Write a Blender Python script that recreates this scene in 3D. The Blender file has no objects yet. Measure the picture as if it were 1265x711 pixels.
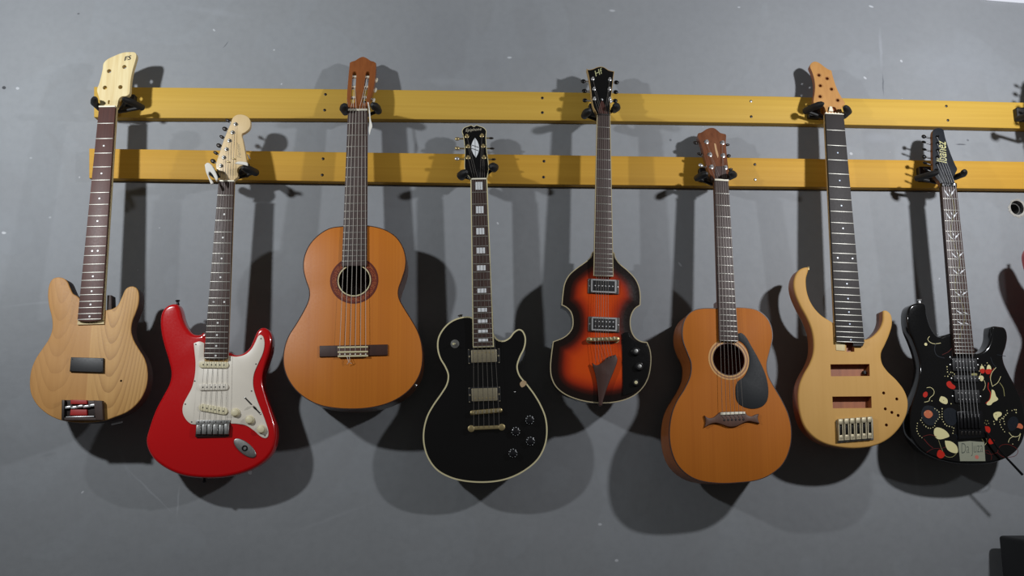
import bpy, bmesh, math, random
from mathutils import Vector, Matrix
from mathutils.geometry import delaunay_2d_cdt
random.seed(7)
SC = bpy.context.scene
COL = SC.collection
W, H, FPX = 1265.0, 711.0, 1050.0
D = 2.40                                   # camera to wall
# ------------------------------------------------------------------ camera
PITCH, YAW, ROLL = math.radians(10.4), math.radians(-2.6), math.radians(0.05)
cam_d = bpy.data.cameras.new('camera'); cam = bpy.data.objects.new('camera', cam_d); COL.objects.link(cam)
cam_d.sensor_width = 36.0; cam_d.lens = FPX / W * 36.0; cam_d.clip_start = 0.02
CAM = Vector((0, -D, 0))
RM = Matrix.Rotation(YAW, 4, 'Z') @ Matrix.Rotation(math.pi / 2 + PITCH, 4, 'X') @ Matrix.Rotation(ROLL, 4, 'Z')
cam.matrix_world = Matrix.Translation(CAM) @ RM
SC.camera = cam
R3 = RM.to_3x3()

def ray(px, py):
    return R3 @ Vector(((px - W / 2) / FPX, -(py - H / 2) / FPX, -1.0))

def hit(px, py, P, n):
    d = ray(px, py)
    t = (P - CAM).dot(n) / d.dot(n)
    return CAM + d * t

def wall_pt(px, py, depth=0.0):
    """point on the plane parallel to the wall, depth metres in front of it"""
    return hit(px, py, Vector((0, -depth, 0)), Vector((0, 1, 0)))

# ------------------------------------------------------------------ frames
class Frame:
    def __init__(s, M):
        s.M = M.copy(); s.Mi = M.inverted()
        s.n = (M.to_3x3() @ Vector((0, 0, 1))).normalized(); s.O = M.translation.copy()
    def p(s, x, y, w=0.0):
        q = s.Mi @ hit(x, y, s.O + s.n * w, s.n)
        return Vector((q.x, q.y))
    def sub(s, v, w, tilt, u=0.0):
        return Frame(s.M @ Matrix.Translation((u, v, w)) @ Matrix.Rotation(tilt, 4, 'X'))

def guitar_frame(cx, cy, nx, ny, h, yaw=0.0, lean=0.0):
    """body face plane h in front of the wall; the v axis runs from (cx,cy) to the nut (nx,ny)"""
    y, l = math.radians(yaw), math.radians(lean)
    n = Vector((math.sin(y) * math.cos(l), -math.cos(y) * math.cos(l), math.sin(l)))
    O = wall_pt(cx, cy, h)
    v = (hit(nx, ny, O, n) - O).normalized()
    u = v.cross(n).normalized()
    M = Matrix((( u.x, v.x, n.x, O.x), (u.y, v.y, n.y, O.y), (u.z, v.z, n.z, O.z), (0, 0, 0, 1)))
    return Frame(M)

class Z:                                     # a measured crop: offset + magnification
    def __init__(s, x0, y0, k): s.x0, s.y0, s.k = x0, y0, k
    def __call__(s, pts):
        return [((p[0] / s.k + s.x0), (p[1] / s.k + s.y0)) + tuple(p[2:]) for p in pts]

def trace(F, pts, w=0.0):
    out = []
    for p in pts:
        q = F.p(p[0], p[1], w); out.append((q.x, q.y) + tuple(p[2:]))
    return out

# ------------------------------------------------------------------ 2D helpers
def smooth(pts, k=6):
    """closed Catmull-Rom through pts; a third element marks a corner"""
    n = len(pts); out = []
    def V(i): return Vector(pts[i % n][:2])
    def c(i): return len(pts[i % n]) > 2
    for i in range(n):
        a, b = V(i), V(i + 1); L = (b - a).length
        ta = (b - a) if c(i) else (b - V(i - 1)); tb = (b - a) if c(i + 1) else (V(i + 2) - a)
        if ta.length > 0: ta = ta.normalized() * L
        if tb.length > 0: tb = tb.normalized() * L
        kk = 1 if (c(i) and c(i + 1)) else k
        for j in range(kk):
            t = j / kk; t2 = t * t; t3 = t2 * t
            q = a * (2*t3 - 3*t2 + 1) + ta * (t3 - 2*t2 + t) + b * (-2*t3 + 3*t2) + tb * (t3 - t2)
            out.append((q.x, q.y))
    return out

def ccw(pts):
    a = sum(pts[i][0] * pts[(i+1) % len(pts)][1] - pts[(i+1) % len(pts)][0] * pts[i][1] for i in range(len(pts)))
    return list(pts) if a > 0 else list(reversed(pts))

def offset(pts, d):
    """inward offset of a ccw loop"""
    n = len(pts); out = []
    for i in range(n):
        a, b, c = Vector(pts[i-1][:2]), Vector(pts[i][:2]), Vector(pts[(i+1) % n][:2])
        e1 = (b - a); e2 = (c - b)
        if e1.length < 1e-9: e1 = e2
        if e2.length < 1e-9: e2 = e1
        e1 = e1.normalized(); e2 = e2.normalized()
        n1 = Vector((-e1.y, e1.x)); n2 = Vector((-e2.y, e2.x)); m = n1 + n2
        if m.length < 1e-6: m = n1
        m = m.normalized(); k = min(1.6, 1.0 / max(0.3, m.dot(n1)))
        out.append((b.x + m.x * d * k, b.y + m.y * d * k))
    return out

def circle(cx, cy, r, n=32, ry=None, rot=0.0):
    ry = r if ry is None else ry; out = []
    for i in range(n):
        a = 2 * math.pi * i / n; x, y = r * math.cos(a), ry * math.sin(a)
        out.append((cx + x * math.cos(rot) - y * math.sin(rot), cy + x * math.sin(rot) + y * math.cos(rot)))
    return out

def rrect(cx, cy, w, h, r, rot=0.0, n=4):
    out = []
    for sx, sy, a0 in ((1, 1, 0), (-1, 1, 90), (-1, -1, 180), (1, -1, 270)):
        for i in range(n + 1):
            a = math.radians(a0 + 90 * i / n)
            x = sx * (w / 2 - r) + r * math.cos(a); y = sy * (h / 2 - r) + r * math.sin(a)
            out.append((cx + x * math.cos(rot) - y * math.sin(rot), cy + x * math.sin(rot) + y * math.cos(rot)))
    return out

def inside(x, y, poly):
    r = False; j = len(poly) - 1
    for i in range(len(poly)):
        xi, yi = poly[i][0], poly[i][1]; xj, yj = poly[j][0], poly[j][1]
        if (yi > y) != (yj > y) and x < (xj - xi) * (y - yi) / (yj - yi) + xi: r = not r
        j = i
    return r

def edge_dist(x, y, poly):
    best = 9.0; P = Vector((x, y))
    for i in range(0, len(poly)):
        a = Vector(poly[i-1]); b = Vector(poly[i]); ab = b - a
        t = 0 if ab.length_squared == 0 else max(0, min(1, (P - a).dot(ab) / ab.length_squared))
        best = min(best, (P - a - ab * t).length)
    return best

# ------------------------------------------------------------------ mesh builder
class MB:
    def __init__(s): s.v = []; s.f = []; s.m = []
    def add(s, v, f, m=0):
        o = len(s.v); s.v += [tuple(q) for q in v]; s.f += [tuple(i + o for i in g) for g in f]; s.m += [m] * len(f); return s
    def cap(s, loop, w, holes=(), up=True, m=0, grid=0.0, height=None):
        pts = [Vector(q[:2]) for q in loop]; edges = []; n = len(pts)
        edges += [(i, (i + 1) % n) for i in range(n)]
        for hl in holes:
            o = len(pts); k = len(hl); pts += [Vector(q[:2]) for q in hl]; edges += [(o + i, o + (i + 1) % k) for i in range(k)]
        if grid:
            xs = [q.x for q in pts]; ys = [q.y for q in pts]; y = min(ys) + grid / 2; r = 0
            inner = offset(loop, grid * 0.55)
            while y < max(ys):
                x = min(xs) + (grid / 2 if r % 2 else grid)
                while x < max(xs):
                    if inside(x, y, inner) and not any(inside(x, y, h) for h in holes): pts.append(Vector((x, y)))
                    x += grid
                y += grid * .87; r += 1
        vo, eo, fo, *_ = delaunay_2d_cdt(pts, edges, [], 0, 1e-7)
        keep = []
        for f in fo:
            cx = sum(vo[i].x for i in f) / len(f); cy = sum(vo[i].y for i in f) / len(f)
            if inside(cx, cy, loop) and not any(inside(cx, cy, h) for h in holes):
                a = sum(vo[f[i]].x * vo[f[(i+1) % len(f)]].y - vo[f[(i+1) % len(f)]].x * vo[f[i]].y for i in range(len(f)))
                f = tuple(f)
                if (a > 0) != up: f = tuple(reversed(f))
                keep.append(f)
        s.add([(q.x, q.y, w + (height(q.x, q.y) if height else 0)) for q in vo], keep, m); return s
    def rings(s, loops, m=0):
        """loops of 3D points, same count, bottom to top; ccw seen from +w"""
        n = len(loops[0]); v = []; f = []
        for L in loops: v += L
        for k in range(len(loops) - 1):
            for i in range(n):
                j = (i + 1) % n
                f.append((k*n + i, k*n + j, (k+1)*n + j, (k+1)*n + i))
        return s.add(v, f, m)
    def slab(s, outline, w0, w1, bt=0.0, bb=0.0, seg=3, m=0, mside=None, holes=(), grid=0.0, height=None, bottom=True, top=True, blind=()):
        """outline extruded from w0 to w1 with rounded edges; holes go through, blind = [(loop, floor_w)]"""
        L = ccw(outline); holes = [ccw(h) for h in holes]; mside = m if mside is None else mside
        prof = []
        if bb:
            for i in range(seg + 1):
                a = math.pi / 2 * i / seg; prof.append((bb * (1 - math.sin(a)), w0 + bb * (1 - math.cos(a))))
        else: prof.append((0, w0))
        pt = []
        if bt:
            for i in range(seg + 1):
                a = math.pi / 2 * i / seg; pt.append((bt * (1 - math.cos(a)), w1 - bt * (1 - math.sin(a))))
        else: pt.append((0, w1))
        def lp(o, w): return [(x, y, w) for x, y in (offset(L, o) if o else [q[:2] for q in L])]
        s.rings([lp(o, w) for o, w in prof + pt[:1]], mside)
        if len(pt) > 1: s.rings([lp(o, w) for o, w in pt], m)
        bl = [ccw(b[0]) for b in blind]
        inner = offset(L, bt) if bt else [q[:2] for q in L]
        if top: s.cap(inner, w1, list(holes) + bl, True, m, grid, height)
        if bottom: s.cap(offset(L, bb) if bb else [q[:2] for q in L], w0, holes, False, mside)
        for h in holes:
            s.rings([[(x, y, w1) for x, y in h], [(x, y, w0) for x, y in h]], mside)
        for (b, fw), h in zip(blind, bl):
            s.rings([[(x, y, w1) for x, y in h], [(x, y, fw) for x, y in h]], mside); s.cap(h, fw, (), True, mside)
        return s
    def ring(s, outline, o0, o1, w0, w1, m=0):
        L = ccw(outline)
        A = [(x, y) for x, y in offset(L, o0)]; B = [(x, y) for x, y in offset(L, o1)]
        z = lambda P, w: [(x, y, w) for x, y in P]
        return s.rings([z(A, w0), z(A, w1), z(B, w1), z(B, w0)], m)
    def tube(s, path, r, n=8, m=0, cap=True, flat=1.0):
        path = [Vector(p) for p in path]; k = len(path); rs = r if isinstance(r, (list, tuple)) else [r] * k
        loops = []; up = None
        for i in range(k):
            t = (path[min(i+1, k-1)] - path[max(i-1, 0)]).normalized()
            if up is None:
                up = Vector((0, 0, 1)) if abs(t.z) < .9 else Vector((0, 1, 0))
            a = t.cross(up).normalized(); b = a.cross(t).normalized(); up = b
            loops.append([tuple(path[i] + a * rs[i] * math.cos(2*math.pi*j/n) + b * rs[i] * flat * math.sin(2*math.pi*j/n)) for j in range(n)])
        s.rings(loops, m)
        if cap:
            s.add(loops[0], [tuple(range(n))[::-1]], m); s.add(loops[-1], [tuple(range(n))], m)
        return s
    def lathe(s, c, axis, prof, n=24, m=0):
        """prof = [(radius, height)] along axis from c"""
        c = Vector(c); ax = Vector(axis).normalized(); q = ax.to_track_quat('Z', 'Y')
        loops = [[tuple(c + q @ Vector((r * math.cos(2*math.pi*j/n), r * math.sin(2*math.pi*j/n), h))) for j in range(n)] for r, h in prof]
        s.rings(loops, m)
        s.add(loops[0], [tuple(range(n))[::-1]], m); s.add(loops[-1], [tuple(range(n))], m); return s
    def blob(s, c, r, n=12, m=0, rot=None):
        """ellipsoid, r = (ru, rv, rw)"""
        c = Vector(c); rot = rot or Matrix.Identity(3); loops = []
        for k in range(1, n):
            a = math.pi * k / n - math.pi / 2
            loops.append([tuple(c + rot @ Vector((r[0]*math.cos(a)*math.cos(2*math.pi*j/(2*n)), r[1]*math.cos(a)*math.sin(2*math.pi*j/(2*n)), r[2]*math.sin(a)))) for j in range(2*n)])
        s.rings(loops, m)
        s.add(loops[0], [tuple(range(2*n))[::-1]], m); s.add(loops[-1], [tuple(range(2*n))], m); return s
    def text(s, string, F, pL, pR, w, hk=1.0, shear=0.0, m=0, bold=.012):
        c = bpy.data.curves.new('t', 'FONT'); c.body = string; c.offset = bold; c.shear = shear; c.resolution_u = 3
        o = bpy.data.objects.new('t', c); COL.objects.link(o); dg = bpy.context.evaluated_depsgraph_get(); dg.update()
        me = bpy.data.meshes.new_from_object(o.evaluated_get(dg))
        xs = [v.co.x for v in me.vertices]; x0, x1 = min(xs), max(xs)
        a = F.p(*pL, w); b = F.p(*pR, w); e = (b - a); k = e.length / (x1 - x0); e = e.normalized(); p = Vector((-e.y, e.x))
        vs = []
        for v in me.vertices:
            q = a + e * (v.co.x - x0) * k + p * v.co.y * k * hk; vs.append((q.x, q.y, w))
        s.add(vs, [tuple(f.vertices) for f in me.polygons], m)
        bpy.data.objects.remove(o); bpy.data.curves.remove(c); bpy.data.meshes.remove(me); return s
    def build(s, name, mats, parent=None, M=None, sharp=38, attr=None):
        me = bpy.data.meshes.new(name)
        vs = s.v if M is None else [tuple(M @ Vector(q)) for q in s.v]
        me.from_pydata(vs, [], s.f); me.update()
        for x in (mats if isinstance(mats, (list, tuple)) else [mats]): me.materials.append(x)
        me.polygons.foreach_set('material_index', s.m)
        bm = bmesh.new(); bm.from_mesh(me); bmesh.ops.remove_doubles(bm, verts=bm.verts, dist=1e-6); bm.to_mesh(me); bm.free()
        me.polygons.foreach_set('use_smooth', [True] * len(me.polygons))
        me.set_sharp_from_angle(angle=math.radians(sharp))
        if attr:
            a = me.attributes.new('edge', 'FLOAT', 'POINT')
            for i, v in enumerate(me.vertices): a.data[i].value = attr(v.co)
        o = bpy.data.objects.new(name, me); COL.objects.link(o)
        if parent is not None: o.parent = parent
        return o

def tag(o, label=None, cat=None, group=None, kind=None):
    if label: o['label'] = label
    if cat: o['category'] = cat
    if group: o['group'] = group
    if kind: o['kind'] = kind
    return o

def empty(name, M, label, cat, group=None):
    o = bpy.data.objects.new(name, None); COL.objects.link(o); o.matrix_world = M
    o.empty_display_size = .05; tag(o, label, cat, group); return o

# ------------------------------------------------------------------ materials
def lin(c):
    if isinstance(c, str):
        c = c.lstrip('#'); c = [int(c[i:i+2], 16) / 255 for i in (0, 2, 4)]
    return tuple(x / 12.92 if x <= .04045 else ((x + .055) / 1.055) ** 2.4 for x in c) + (1.0,)

def mat(name, col, rough=.5, metal=0.0, coat=0.0, spec=.5, bump=0.0, bscale=200, coat_rough=.08):
    m = bpy.data.materials.new(name); m.use_nodes = True; nt = m.node_tree; b = nt.nodes['Principled BSDF']
    b.inputs['Base Color'].default_value = lin(col); b.inputs['Roughness'].default_value = rough
    b.inputs['Metallic'].default_value = metal; b.inputs['Coat Weight'].default_value = coat
    b.inputs['Coat Roughness'].default_value = coat_rough; b.inputs['Specular IOR Level'].default_value = spec
    tc = nt.nodes.new('ShaderNodeTexCoord'); nz = nt.nodes.new('ShaderNodeTexNoise'); nz.inputs['Scale'].default_value = bscale
    nt.links.new(tc.outputs['Object'], nz.inputs['Vector'])
    # a touch of unevenness in the gloss, never in the colour
    mr = nt.nodes.new('ShaderNodeMapRange'); mr.inputs['To Min'].default_value = max(0, rough - .05); mr.inputs['To Max'].default_value = min(1, rough + .06)
    nt.links.new(nz.outputs['Fac'], mr.inputs['Value']); nt.links.new(mr.outputs['Result'], b.inputs['Roughness'])
    if bump:
        bp = nt.nodes.new('ShaderNodeBump'); bp.inputs['Strength'].default_value = bump; bp.inputs['Distance'].default_value = .001
        nt.links.new(nz.outputs['Fac'], bp.inputs['Height']); nt.links.new(bp.outputs['Normal'], b.inputs['Normal'])
    return m

def wood(name, c1, c2, rough=.5, coat=0.0, sx=90, sy=4, contrast=1.0, axis='y', rings=None, split=None, offs=(0, 0, 0), spec=.5):
    """grain along local axis; rings=(cu, cv, stretch, freq, amount) draws cathedral figure; split = (u, colour a, colour b) a glue seam"""
    m = mat(name, c1, rough, 0, coat, spec=spec); nt = m.node_tree; N = nt.nodes; Lk = nt.links; b = N['Principled BSDF']
    tc = N.new('ShaderNodeTexCoord'); mp = N.new('ShaderNodeMapping'); mp.inputs['Location'].default_value = offs
    mp.inputs['Scale'].default_value = (sx, sy, sx) if axis == 'y' else (sy, sx, sx)
    Lk.new(tc.outputs['Object'], mp.inputs['Vector'])
    n1 = N.new('ShaderNodeTexNoise'); n1.inputs['Scale'].default_value = 1; n1.inputs['Detail'].default_value = 5; n1.inputs['Distortion'].default_value = .6
    Lk.new(mp.outputs['Vector'], n1.inputs['Vector'])
    mp2 = N.new('ShaderNodeMapping'); mp2.inputs['Scale'].default_value = (sx*.12, sy*.4, sx*.12) if axis == 'y' else (sy*.4, sx*.12, sx*.12)
    Lk.new(tc.outputs['Object'], mp2.inputs['Vector'])
    n2 = N.new('ShaderNodeTexNoise'); n2.inputs['Scale'].default_value = 1; n2.inputs['Detail'].default_value = 3
    Lk.new(mp2.outputs['Vector'], n2.inputs['Vector'])
    ad = N.new('ShaderNodeMath'); ad.operation = 'ADD'; Lk.new(n1.outputs['Fac'], ad.inputs[0]); Lk.new(n2.outputs['Fac'], ad.inputs[1])
    mr = N.new('ShaderNodeMapRange'); mr.inputs['From Min'].default_value = 1 - .35 / contrast; mr.inputs['From Max'].default_value = 1 + .35 / contrast
    Lk.new(ad.outputs[0], mr.inputs['Value']); fac = mr.outputs['Result']
    mx = N.new('ShaderNodeMix'); mx.data_type = 'RGBA'; mx.inputs['A'].default_value = lin(c1); mx.inputs['B'].default_value = lin(c2)
    Lk.new(fac, mx.inputs['Factor']); out = mx.outputs['Result']
    if split:
        sep = N.new('ShaderNodeSeparateXYZ'); Lk.new(tc.outputs['Object'], sep.inputs[0])
        gt = N.new('ShaderNodeMath'); gt.operation = 'GREATER_THAN'; gt.inputs[1].default_value = split[0]; Lk.new(sep.outputs['X'], gt.inputs[0])
        mc = N.new('ShaderNodeMix'); mc.data_type = 'RGBA'; mc.inputs['A'].default_value = lin(split[1]); mc.inputs['B'].default_value = lin(split[2])
        Lk.new(gt.outputs[0], mc.inputs['Factor'])
        ml = N.new('ShaderNodeMix'); ml.data_type = 'RGBA'; ml.blend_type = 'MULTIPLY'; ml.inputs['Factor'].default_value = 1
        Lk.new(out, ml.inputs['A']); Lk.new(mc.outputs['Result'], ml.inputs['B']); out = ml.outputs['Result']
    for rg in (rings or []):
        cu, cv, st, fr, am, dark = rg[:6]
        m3 = N.new('ShaderNodeMapping'); m3.inputs['Location'].default_value = (-cu, -cv * st, 0); m3.inputs['Scale'].default_value = (1, st, 0)
        Lk.new(tc.outputs['Object'], m3.inputs['Vector'])
        wv = N.new('ShaderNodeTexWave'); wv.wave_type = 'RINGS'; wv.rings_direction = 'Z'; wv.wave_profile = 'SAW'
        wv.inputs['Scale'].default_value = fr; wv.inputs['Distortion'].default_value = 1.6; wv.inputs['Detail'].default_value = 2; wv.inputs['Detail Scale'].default_value = 25 / fr
        Lk.new(m3.outputs['Vector'], wv.inputs['Vector'])
        pw = N.new('ShaderNodeMath'); pw.operation = 'POWER'; pw.inputs[1].default_value = 2.5; Lk.new(wv.outputs['Fac'], pw.inputs[0])
        sc = N.new('ShaderNodeMath'); sc.operation = 'MULTIPLY'; sc.inputs[1].default_value = am; Lk.new(pw.outputs[0], sc.inputs[0]); fo = sc.outputs[0]
        if len(rg) > 6:
            sp = N.new('ShaderNodeSeparateXYZ'); Lk.new(tc.outputs['Object'], sp.inputs[0])
            g = N.new('ShaderNodeMapRange'); g.inputs['From Min'].default_value = rg[6]; g.inputs['From Max'].default_value = rg[7]
            Lk.new(sp.outputs['X'], g.inputs['Value']); mm = N.new('ShaderNodeMath'); mm.operation = 'MULTIPLY'
            Lk.new(fo, mm.inputs[0]); Lk.new(g.outputs['Result'], mm.inputs[1]); fo = mm.outputs[0]
        mk = N.new('ShaderNodeMix'); mk.data_type = 'RGBA'; mk.inputs['B'].default_value = lin(dark)
        Lk.new(fo, mk.inputs['Factor']); Lk.new(out, mk.inputs['A']); out = mk.outputs['Result']
    Lk.new(out, b.inputs['Base Color'])
    return m

M_ = dict(
    chrome=mat('chrome', '#cfcfcf', .33, .75), steel=mat('steel', '#a9a9a6', .38, 1), nickel=mat('worn_nickel', '#b3a98e', .4, .8),
    gold=mat('worn_gold', '#bfad7e', .38, .8), fret=mat('fret_wire', '#a19f97', .42, .7), string=mat('string_wire', '#857f79', .5, .5),
    nylon=mat('nylon_string', '#cfc8bd', .4), black=mat('black_gloss', '#0d0d0e', .12, 0, .6), blackp=mat('black_plastic', '#141416', .45),
    rubber=mat('black_rubber', '#101011', .6), darkm=mat('dark_metal', '#3a3634', .4, .7), blackm=mat('black_metal', '#1a1a1c', .32, .5),
    cream=mat('aged_cream', '#e2d8b4', .45), bind=mat('cream_binding', '#d3c99f', .4), white=mat('white_plastic', '#e4dccd', .4),
    bone=mat('bone', '#eae4cf', .4), pearl=mat('pearl_inlay', '#dfe2e4', .25, 0, .4), dot=mat('dot_inlay', '#e0e0dc', .35),
    red=mat('red_gloss_finish', '#c20d12', .2, 0, .7), pick=mat('black_pickguard', '#15181b', .55, spec=.3), hole=mat('dark_void', '#080706', .9),
    cloth=mat('white_rag', '#dedad0', .9, bump=.4, bscale=300), paper=mat('paper_tag', '#e8e4da', .8),
    ebony=wood('ebony', '#1b1615', '#28211f', .62, sx=160, sy=8), rose=wood('rosewood', '#42241f', '#5a352c', .5, sx=200, sy=8),
    rose2=wood('dark_rosewood', '#30211d', '#46312a', .5, sx=200, sy=8), rosegray=wood('worn_rosewood', '#3c302d', '#564642', .55, sx=200, sy=8),
    maple=wood('raw_maple', '#dccb9c', '#cdb684', .6, sx=150, sy=5), maple2=wood('amber_maple', '#d8b67c', '#caa366', .45, coat=.3, sx=150, sy=5),
    mahog=wood('mahogany', '#7a4a2c', '#623820', .45, coat=.3, sx=160, sy=6),
    walnut=wood('walnut_core', '#2c1c17', '#3a251c', .6, sx=120, sy=6),
)
LABEL_H = {}
# ------------------------------------------------------------------ room
MARKS = [(5, 108, 3, 2.4, 0, '#303236', .9, .3), (97, 17, 2, 1.6, 0, '#3c3e42', .6, .5), (5, 287, 3, 2, 10, '#d0d3d6', .9, .4), (38, 195, 2, 1.4, 0, '#c0c4c8', .5, .5),
    (62, 268, 2, 1.5, 0, '#bcc0c4', .6, .5), (279, 55, 7, 1, -55, '#5f6266', .7, .6), (629, 71, 3.5, 2, 0, '#c6cacf', .7, .5), (756, 13, 5, 2, 0, '#c0c4c9', .6, .6), (1076, 8, 4, 2, 20, '#c4c8ce', .7, .5),
    (913, 9, 2.5, 1.6, 0, '#c0c4ca', .6, .5), (1187, 178.5, 8, 1.3, -3, '#4a4c52', .8, .5), (1196, 173, 1.8, 1.6, 0, '#55575c', .7, .4), (828, 173, 2, 2, 0, '#55575c', .7, .4), (1091, 104, 1.4, 18, 3, '#5d6066', .75, .6),
    (1088, 60, 3, 34, 2, '#a3a7ae', .35, .8), (1131, 570, 3, 95, 0, '#a4a8ae', .22, .9), (220, 618, 1.6, 20, 0, '#aeb2b6', .4, .7), (185, 606, 44, 1.5, 42, '#a9adb2', .4, .7), (154, 572, 3, 26, -25, '#9ca0a6', .3, .8),
    (741, 647, 2.6, 2, 0, '#c4c7cb', .8, .4), (762, 692, 2.6, 2, 0, '#c4c7cb', .8, .4), (1008, 506, 8, 1.4, 20, '#a8acb2', .4, .6), (1006, 533, 5, 1.2, 25, '#a8acb2', .4, .6), (840, 326, 4, 1.6, 50, '#b9bdc3', .7, .5),
    (48, 374, 55, 2.0, -7, '#9a9ea3', .35, .8), (40, 300, 90, 76, 10, '#9a9fa6', .16, .5), (560, 102, 60, 7, 2, '#9ea2a6', .18, .8), (480, 270, 60, 60, 0, '#9a9fa6', .12, .6), (1180, 90, 80, 50, 0, '#9a9fa8', .14, .7),
    (408, 640, 60, 3, -20, '#a2a5aa', .2, .8), (1085, 170, 26, 9, 0, '#9fa3ab', .3, .7), (265, 15, 60, 6, 8, '#a0a4aa', .2, .8), (690, 655, 120, 26, 4, '#9a9ca0', .14, .7), (148, 360, 3, 50, 3, '#a4a8ae', .2, .8)]
def wall_material():
    m = mat('painted_plaster', '#8b9096', .6, spec=.3); nt = m.node_tree; N = nt.nodes; L = nt.links; b = N['Principled BSDF']
    tc = N.new('ShaderNodeTexCoord')
    def noise(scale, detail=4, dist=0.0, rough=.5):
        n = N.new('ShaderNodeTexNoise'); n.inputs['Scale'].default_value = scale; n.inputs['Detail'].default_value = detail
        n.inputs['Distortion'].default_value = dist; n.inputs['Roughness'].default_value = rough; L.new(tc.outputs['Object'], n.inputs['Vector']); return n
    def mixc(f, a, bb):
        x = N.new('ShaderNodeMix'); x.data_type = 'RGBA'; L.new(f, x.inputs['Factor'])
        for k, v in (('A', a), ('B', bb)):
            if isinstance(v, str): x.inputs[k].default_value = lin(v)
            else: L.new(v, x.inputs[k])
        return x.outputs['Result']
    def rng(s, a, bb, c=0.0, d=1.0):
        x = N.new('ShaderNodeMapRange'); x.inputs['From Min'].default_value = a; x.inputs['From Max'].default_value = bb
        x.inputs['To Min'].default_value = c; x.inputs['To Max'].default_value = d; L.new(s, x.inputs['Value']); return x.outputs['Result']
    big = noise(1.3, 3, .4); c = mixc(rng(big.outputs['Fac'], .35, .65), '#878a8e', '#8f9295')
    patch = noise(3.1, 2, 1.2); c = mixc(rng(patch.outputs['Fac'], .56, .60, 0, .2), c, '#959a9f')
    fine = noise(45, 5); c = mixc(rng(fine.outputs['Fac'], .4, .7, 0, .16), c, '#777a7d')
    spk = noise(34, 1, 0, .3); c = mixc(rng(spk.outputs['Fac'], .80, .81, 0, .6), c, '#c9ccd0')
    # individual chips, scratches, hairline cracks and touched-up spots of this wall
    nd = noise(30, 3); vm = N.new('ShaderNodeVectorMath'); vm.operation = 'MULTIPLY_ADD'; L.new(nd.outputs['Color'], vm.inputs[0])
    vm.inputs[1].default_value = (.008, .008, .008); L.new(tc.outputs['Object'], vm.inputs[2])
    for (px, py, rx, ry, rot, col, amt, soft) in MARKS:
        q = wall_pt(px, py); mp = N.new('ShaderNodeMapping'); mp.vector_type = 'TEXTURE'
        mp.inputs['Location'].default_value = (q.x + .004, 0, q.z + .004); mp.inputs['Rotation'].default_value = (0, math.radians(rot), 0)
        mp.inputs['Scale'].default_value = (rx / 437, 100, ry / 437); L.new(vm.outputs[0], mp.inputs['Vector'])
        ln = N.new('ShaderNodeVectorMath'); ln.operation = 'LENGTH'; L.new(mp.outputs['Vector'], ln.inputs[0])
        c = mixc(rng(ln.outputs['Value'], 1 - soft, 1.0, amt, 0), c, col)
    L.new(c, b.inputs['Base Color'])
    # trowelled, uneven plaster
    h1 = noise(2.2, 4, .8); h2 = noise(14, 5, .3); h3 = noise(120, 3)
    def mul(s, k):
        x = N.new('ShaderNodeMath'); x.operation = 'MULTIPLY'; L.new(s, x.inputs[0]); x.inputs[1].default_value = k; return x.outputs[0]
    def add(a, bb):
        x = N.new('ShaderNodeMath'); x.operation = 'ADD'; L.new(a, x.inputs[0]); L.new(bb, x.inputs[1]); return x.outputs[0]
    hh = add(add(mul(h1.outputs['Fac'], 1.0), mul(h2.outputs['Fac'], .16)), mul(h3.outputs['Fac'], .012))
    step = add(hh, mul(rng(patch.outputs['Fac'], .56, .60), .03))
    bp = N.new('ShaderNodeBump'); bp.inputs['Strength'].default_value = .55; bp.inputs['Distance'].default_value = .012
    L.new(step, bp.inputs['Height']); L.new(bp.outputs['Normal'], b.inputs['Normal'])
    return m

M_['wall'] = wall_material()
# xz-plane helper: local (x, y, w) -> world (x, -w, y): w points out of the wall towards the camera
WF = Frame(Matrix(((1, 0, 0, 0), (0, 0, -1, 0), (0, 1, 0, 0), (0, 0, 0, 1))))
hc = wall_pt(1256.5, 256.5); HR = .0215
random.seed(3)
hole = [(hc.x + HR * (1 + random.uniform(-.05, .06)) * math.cos(a), hc.z + HR * 1.08 * (1 + random.uniform(-.05, .06)) * math.sin(a)) for a in [2*math.pi*i/26 for i in range(26)]]
b = MB().slab([(-3.2, -1.35), (3.4, -1.35), (3.4, 1.6), (-3.2, 1.6)], -.12, 0, holes=[smooth(hole, 2)])
tag(b.build('wall_back', M_['wall'], M=WF.M), kind='structure')
b = MB().slab([(-3.2, -4.2), (3.4, -4.2), (3.4, .12), (-3.2, .12)], -1.45, -1.35)
floor_m = mat('concrete_floor', '#6f6c68', .7, bump=.3, bscale=40)
tag(b.build('floor', floor_m), kind='structure')
# crumbled plaster lip round the pipe hole, and the pipe stub in it
root = empty('wall_pipe', WF.M @ Matrix.Translation((hc.x, hc.z, 0)), 'cut end of a round pipe in a broken hole in the grey wall, right edge', 'pipe')
random.seed(5)
lip = MB(); L0 = []; L1 = []; L2 = []
for i in range(40):
    a = 2 * math.pi * i / 40; k = random.uniform(-.0012, .0016); low = .0045 if math.sin(a) < .1 else .0018
    L0.append(((HR - .0012) * math.cos(a), (HR * 1.08 - .0012) * math.sin(a), .0006)); L1.append(((HR + .002 + k) * math.cos(a), (HR*1.08 + .002 + k) * math.sin(a), .0035 + k))
    L2.append(((HR + low + 1.5 * k + .002) * math.cos(a), (HR*1.08 + low + 1.5 * k + .002) * math.sin(a), .0006))
lip.rings([L0, L1, L2]).build('broken_plaster', mat('bare_plaster', '#b9b6ae', .9, bump=.6, bscale=400), root)
MB().lathe((0, 0, -.10), (0, 0, 1), [(.0185, 0), (.0185, .085), (.0155, .085), (.0155, .02), (.001, .02)], 32).build('pipe_stub', mat('old_pipe', '#55534f', .6, .3), root)
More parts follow.
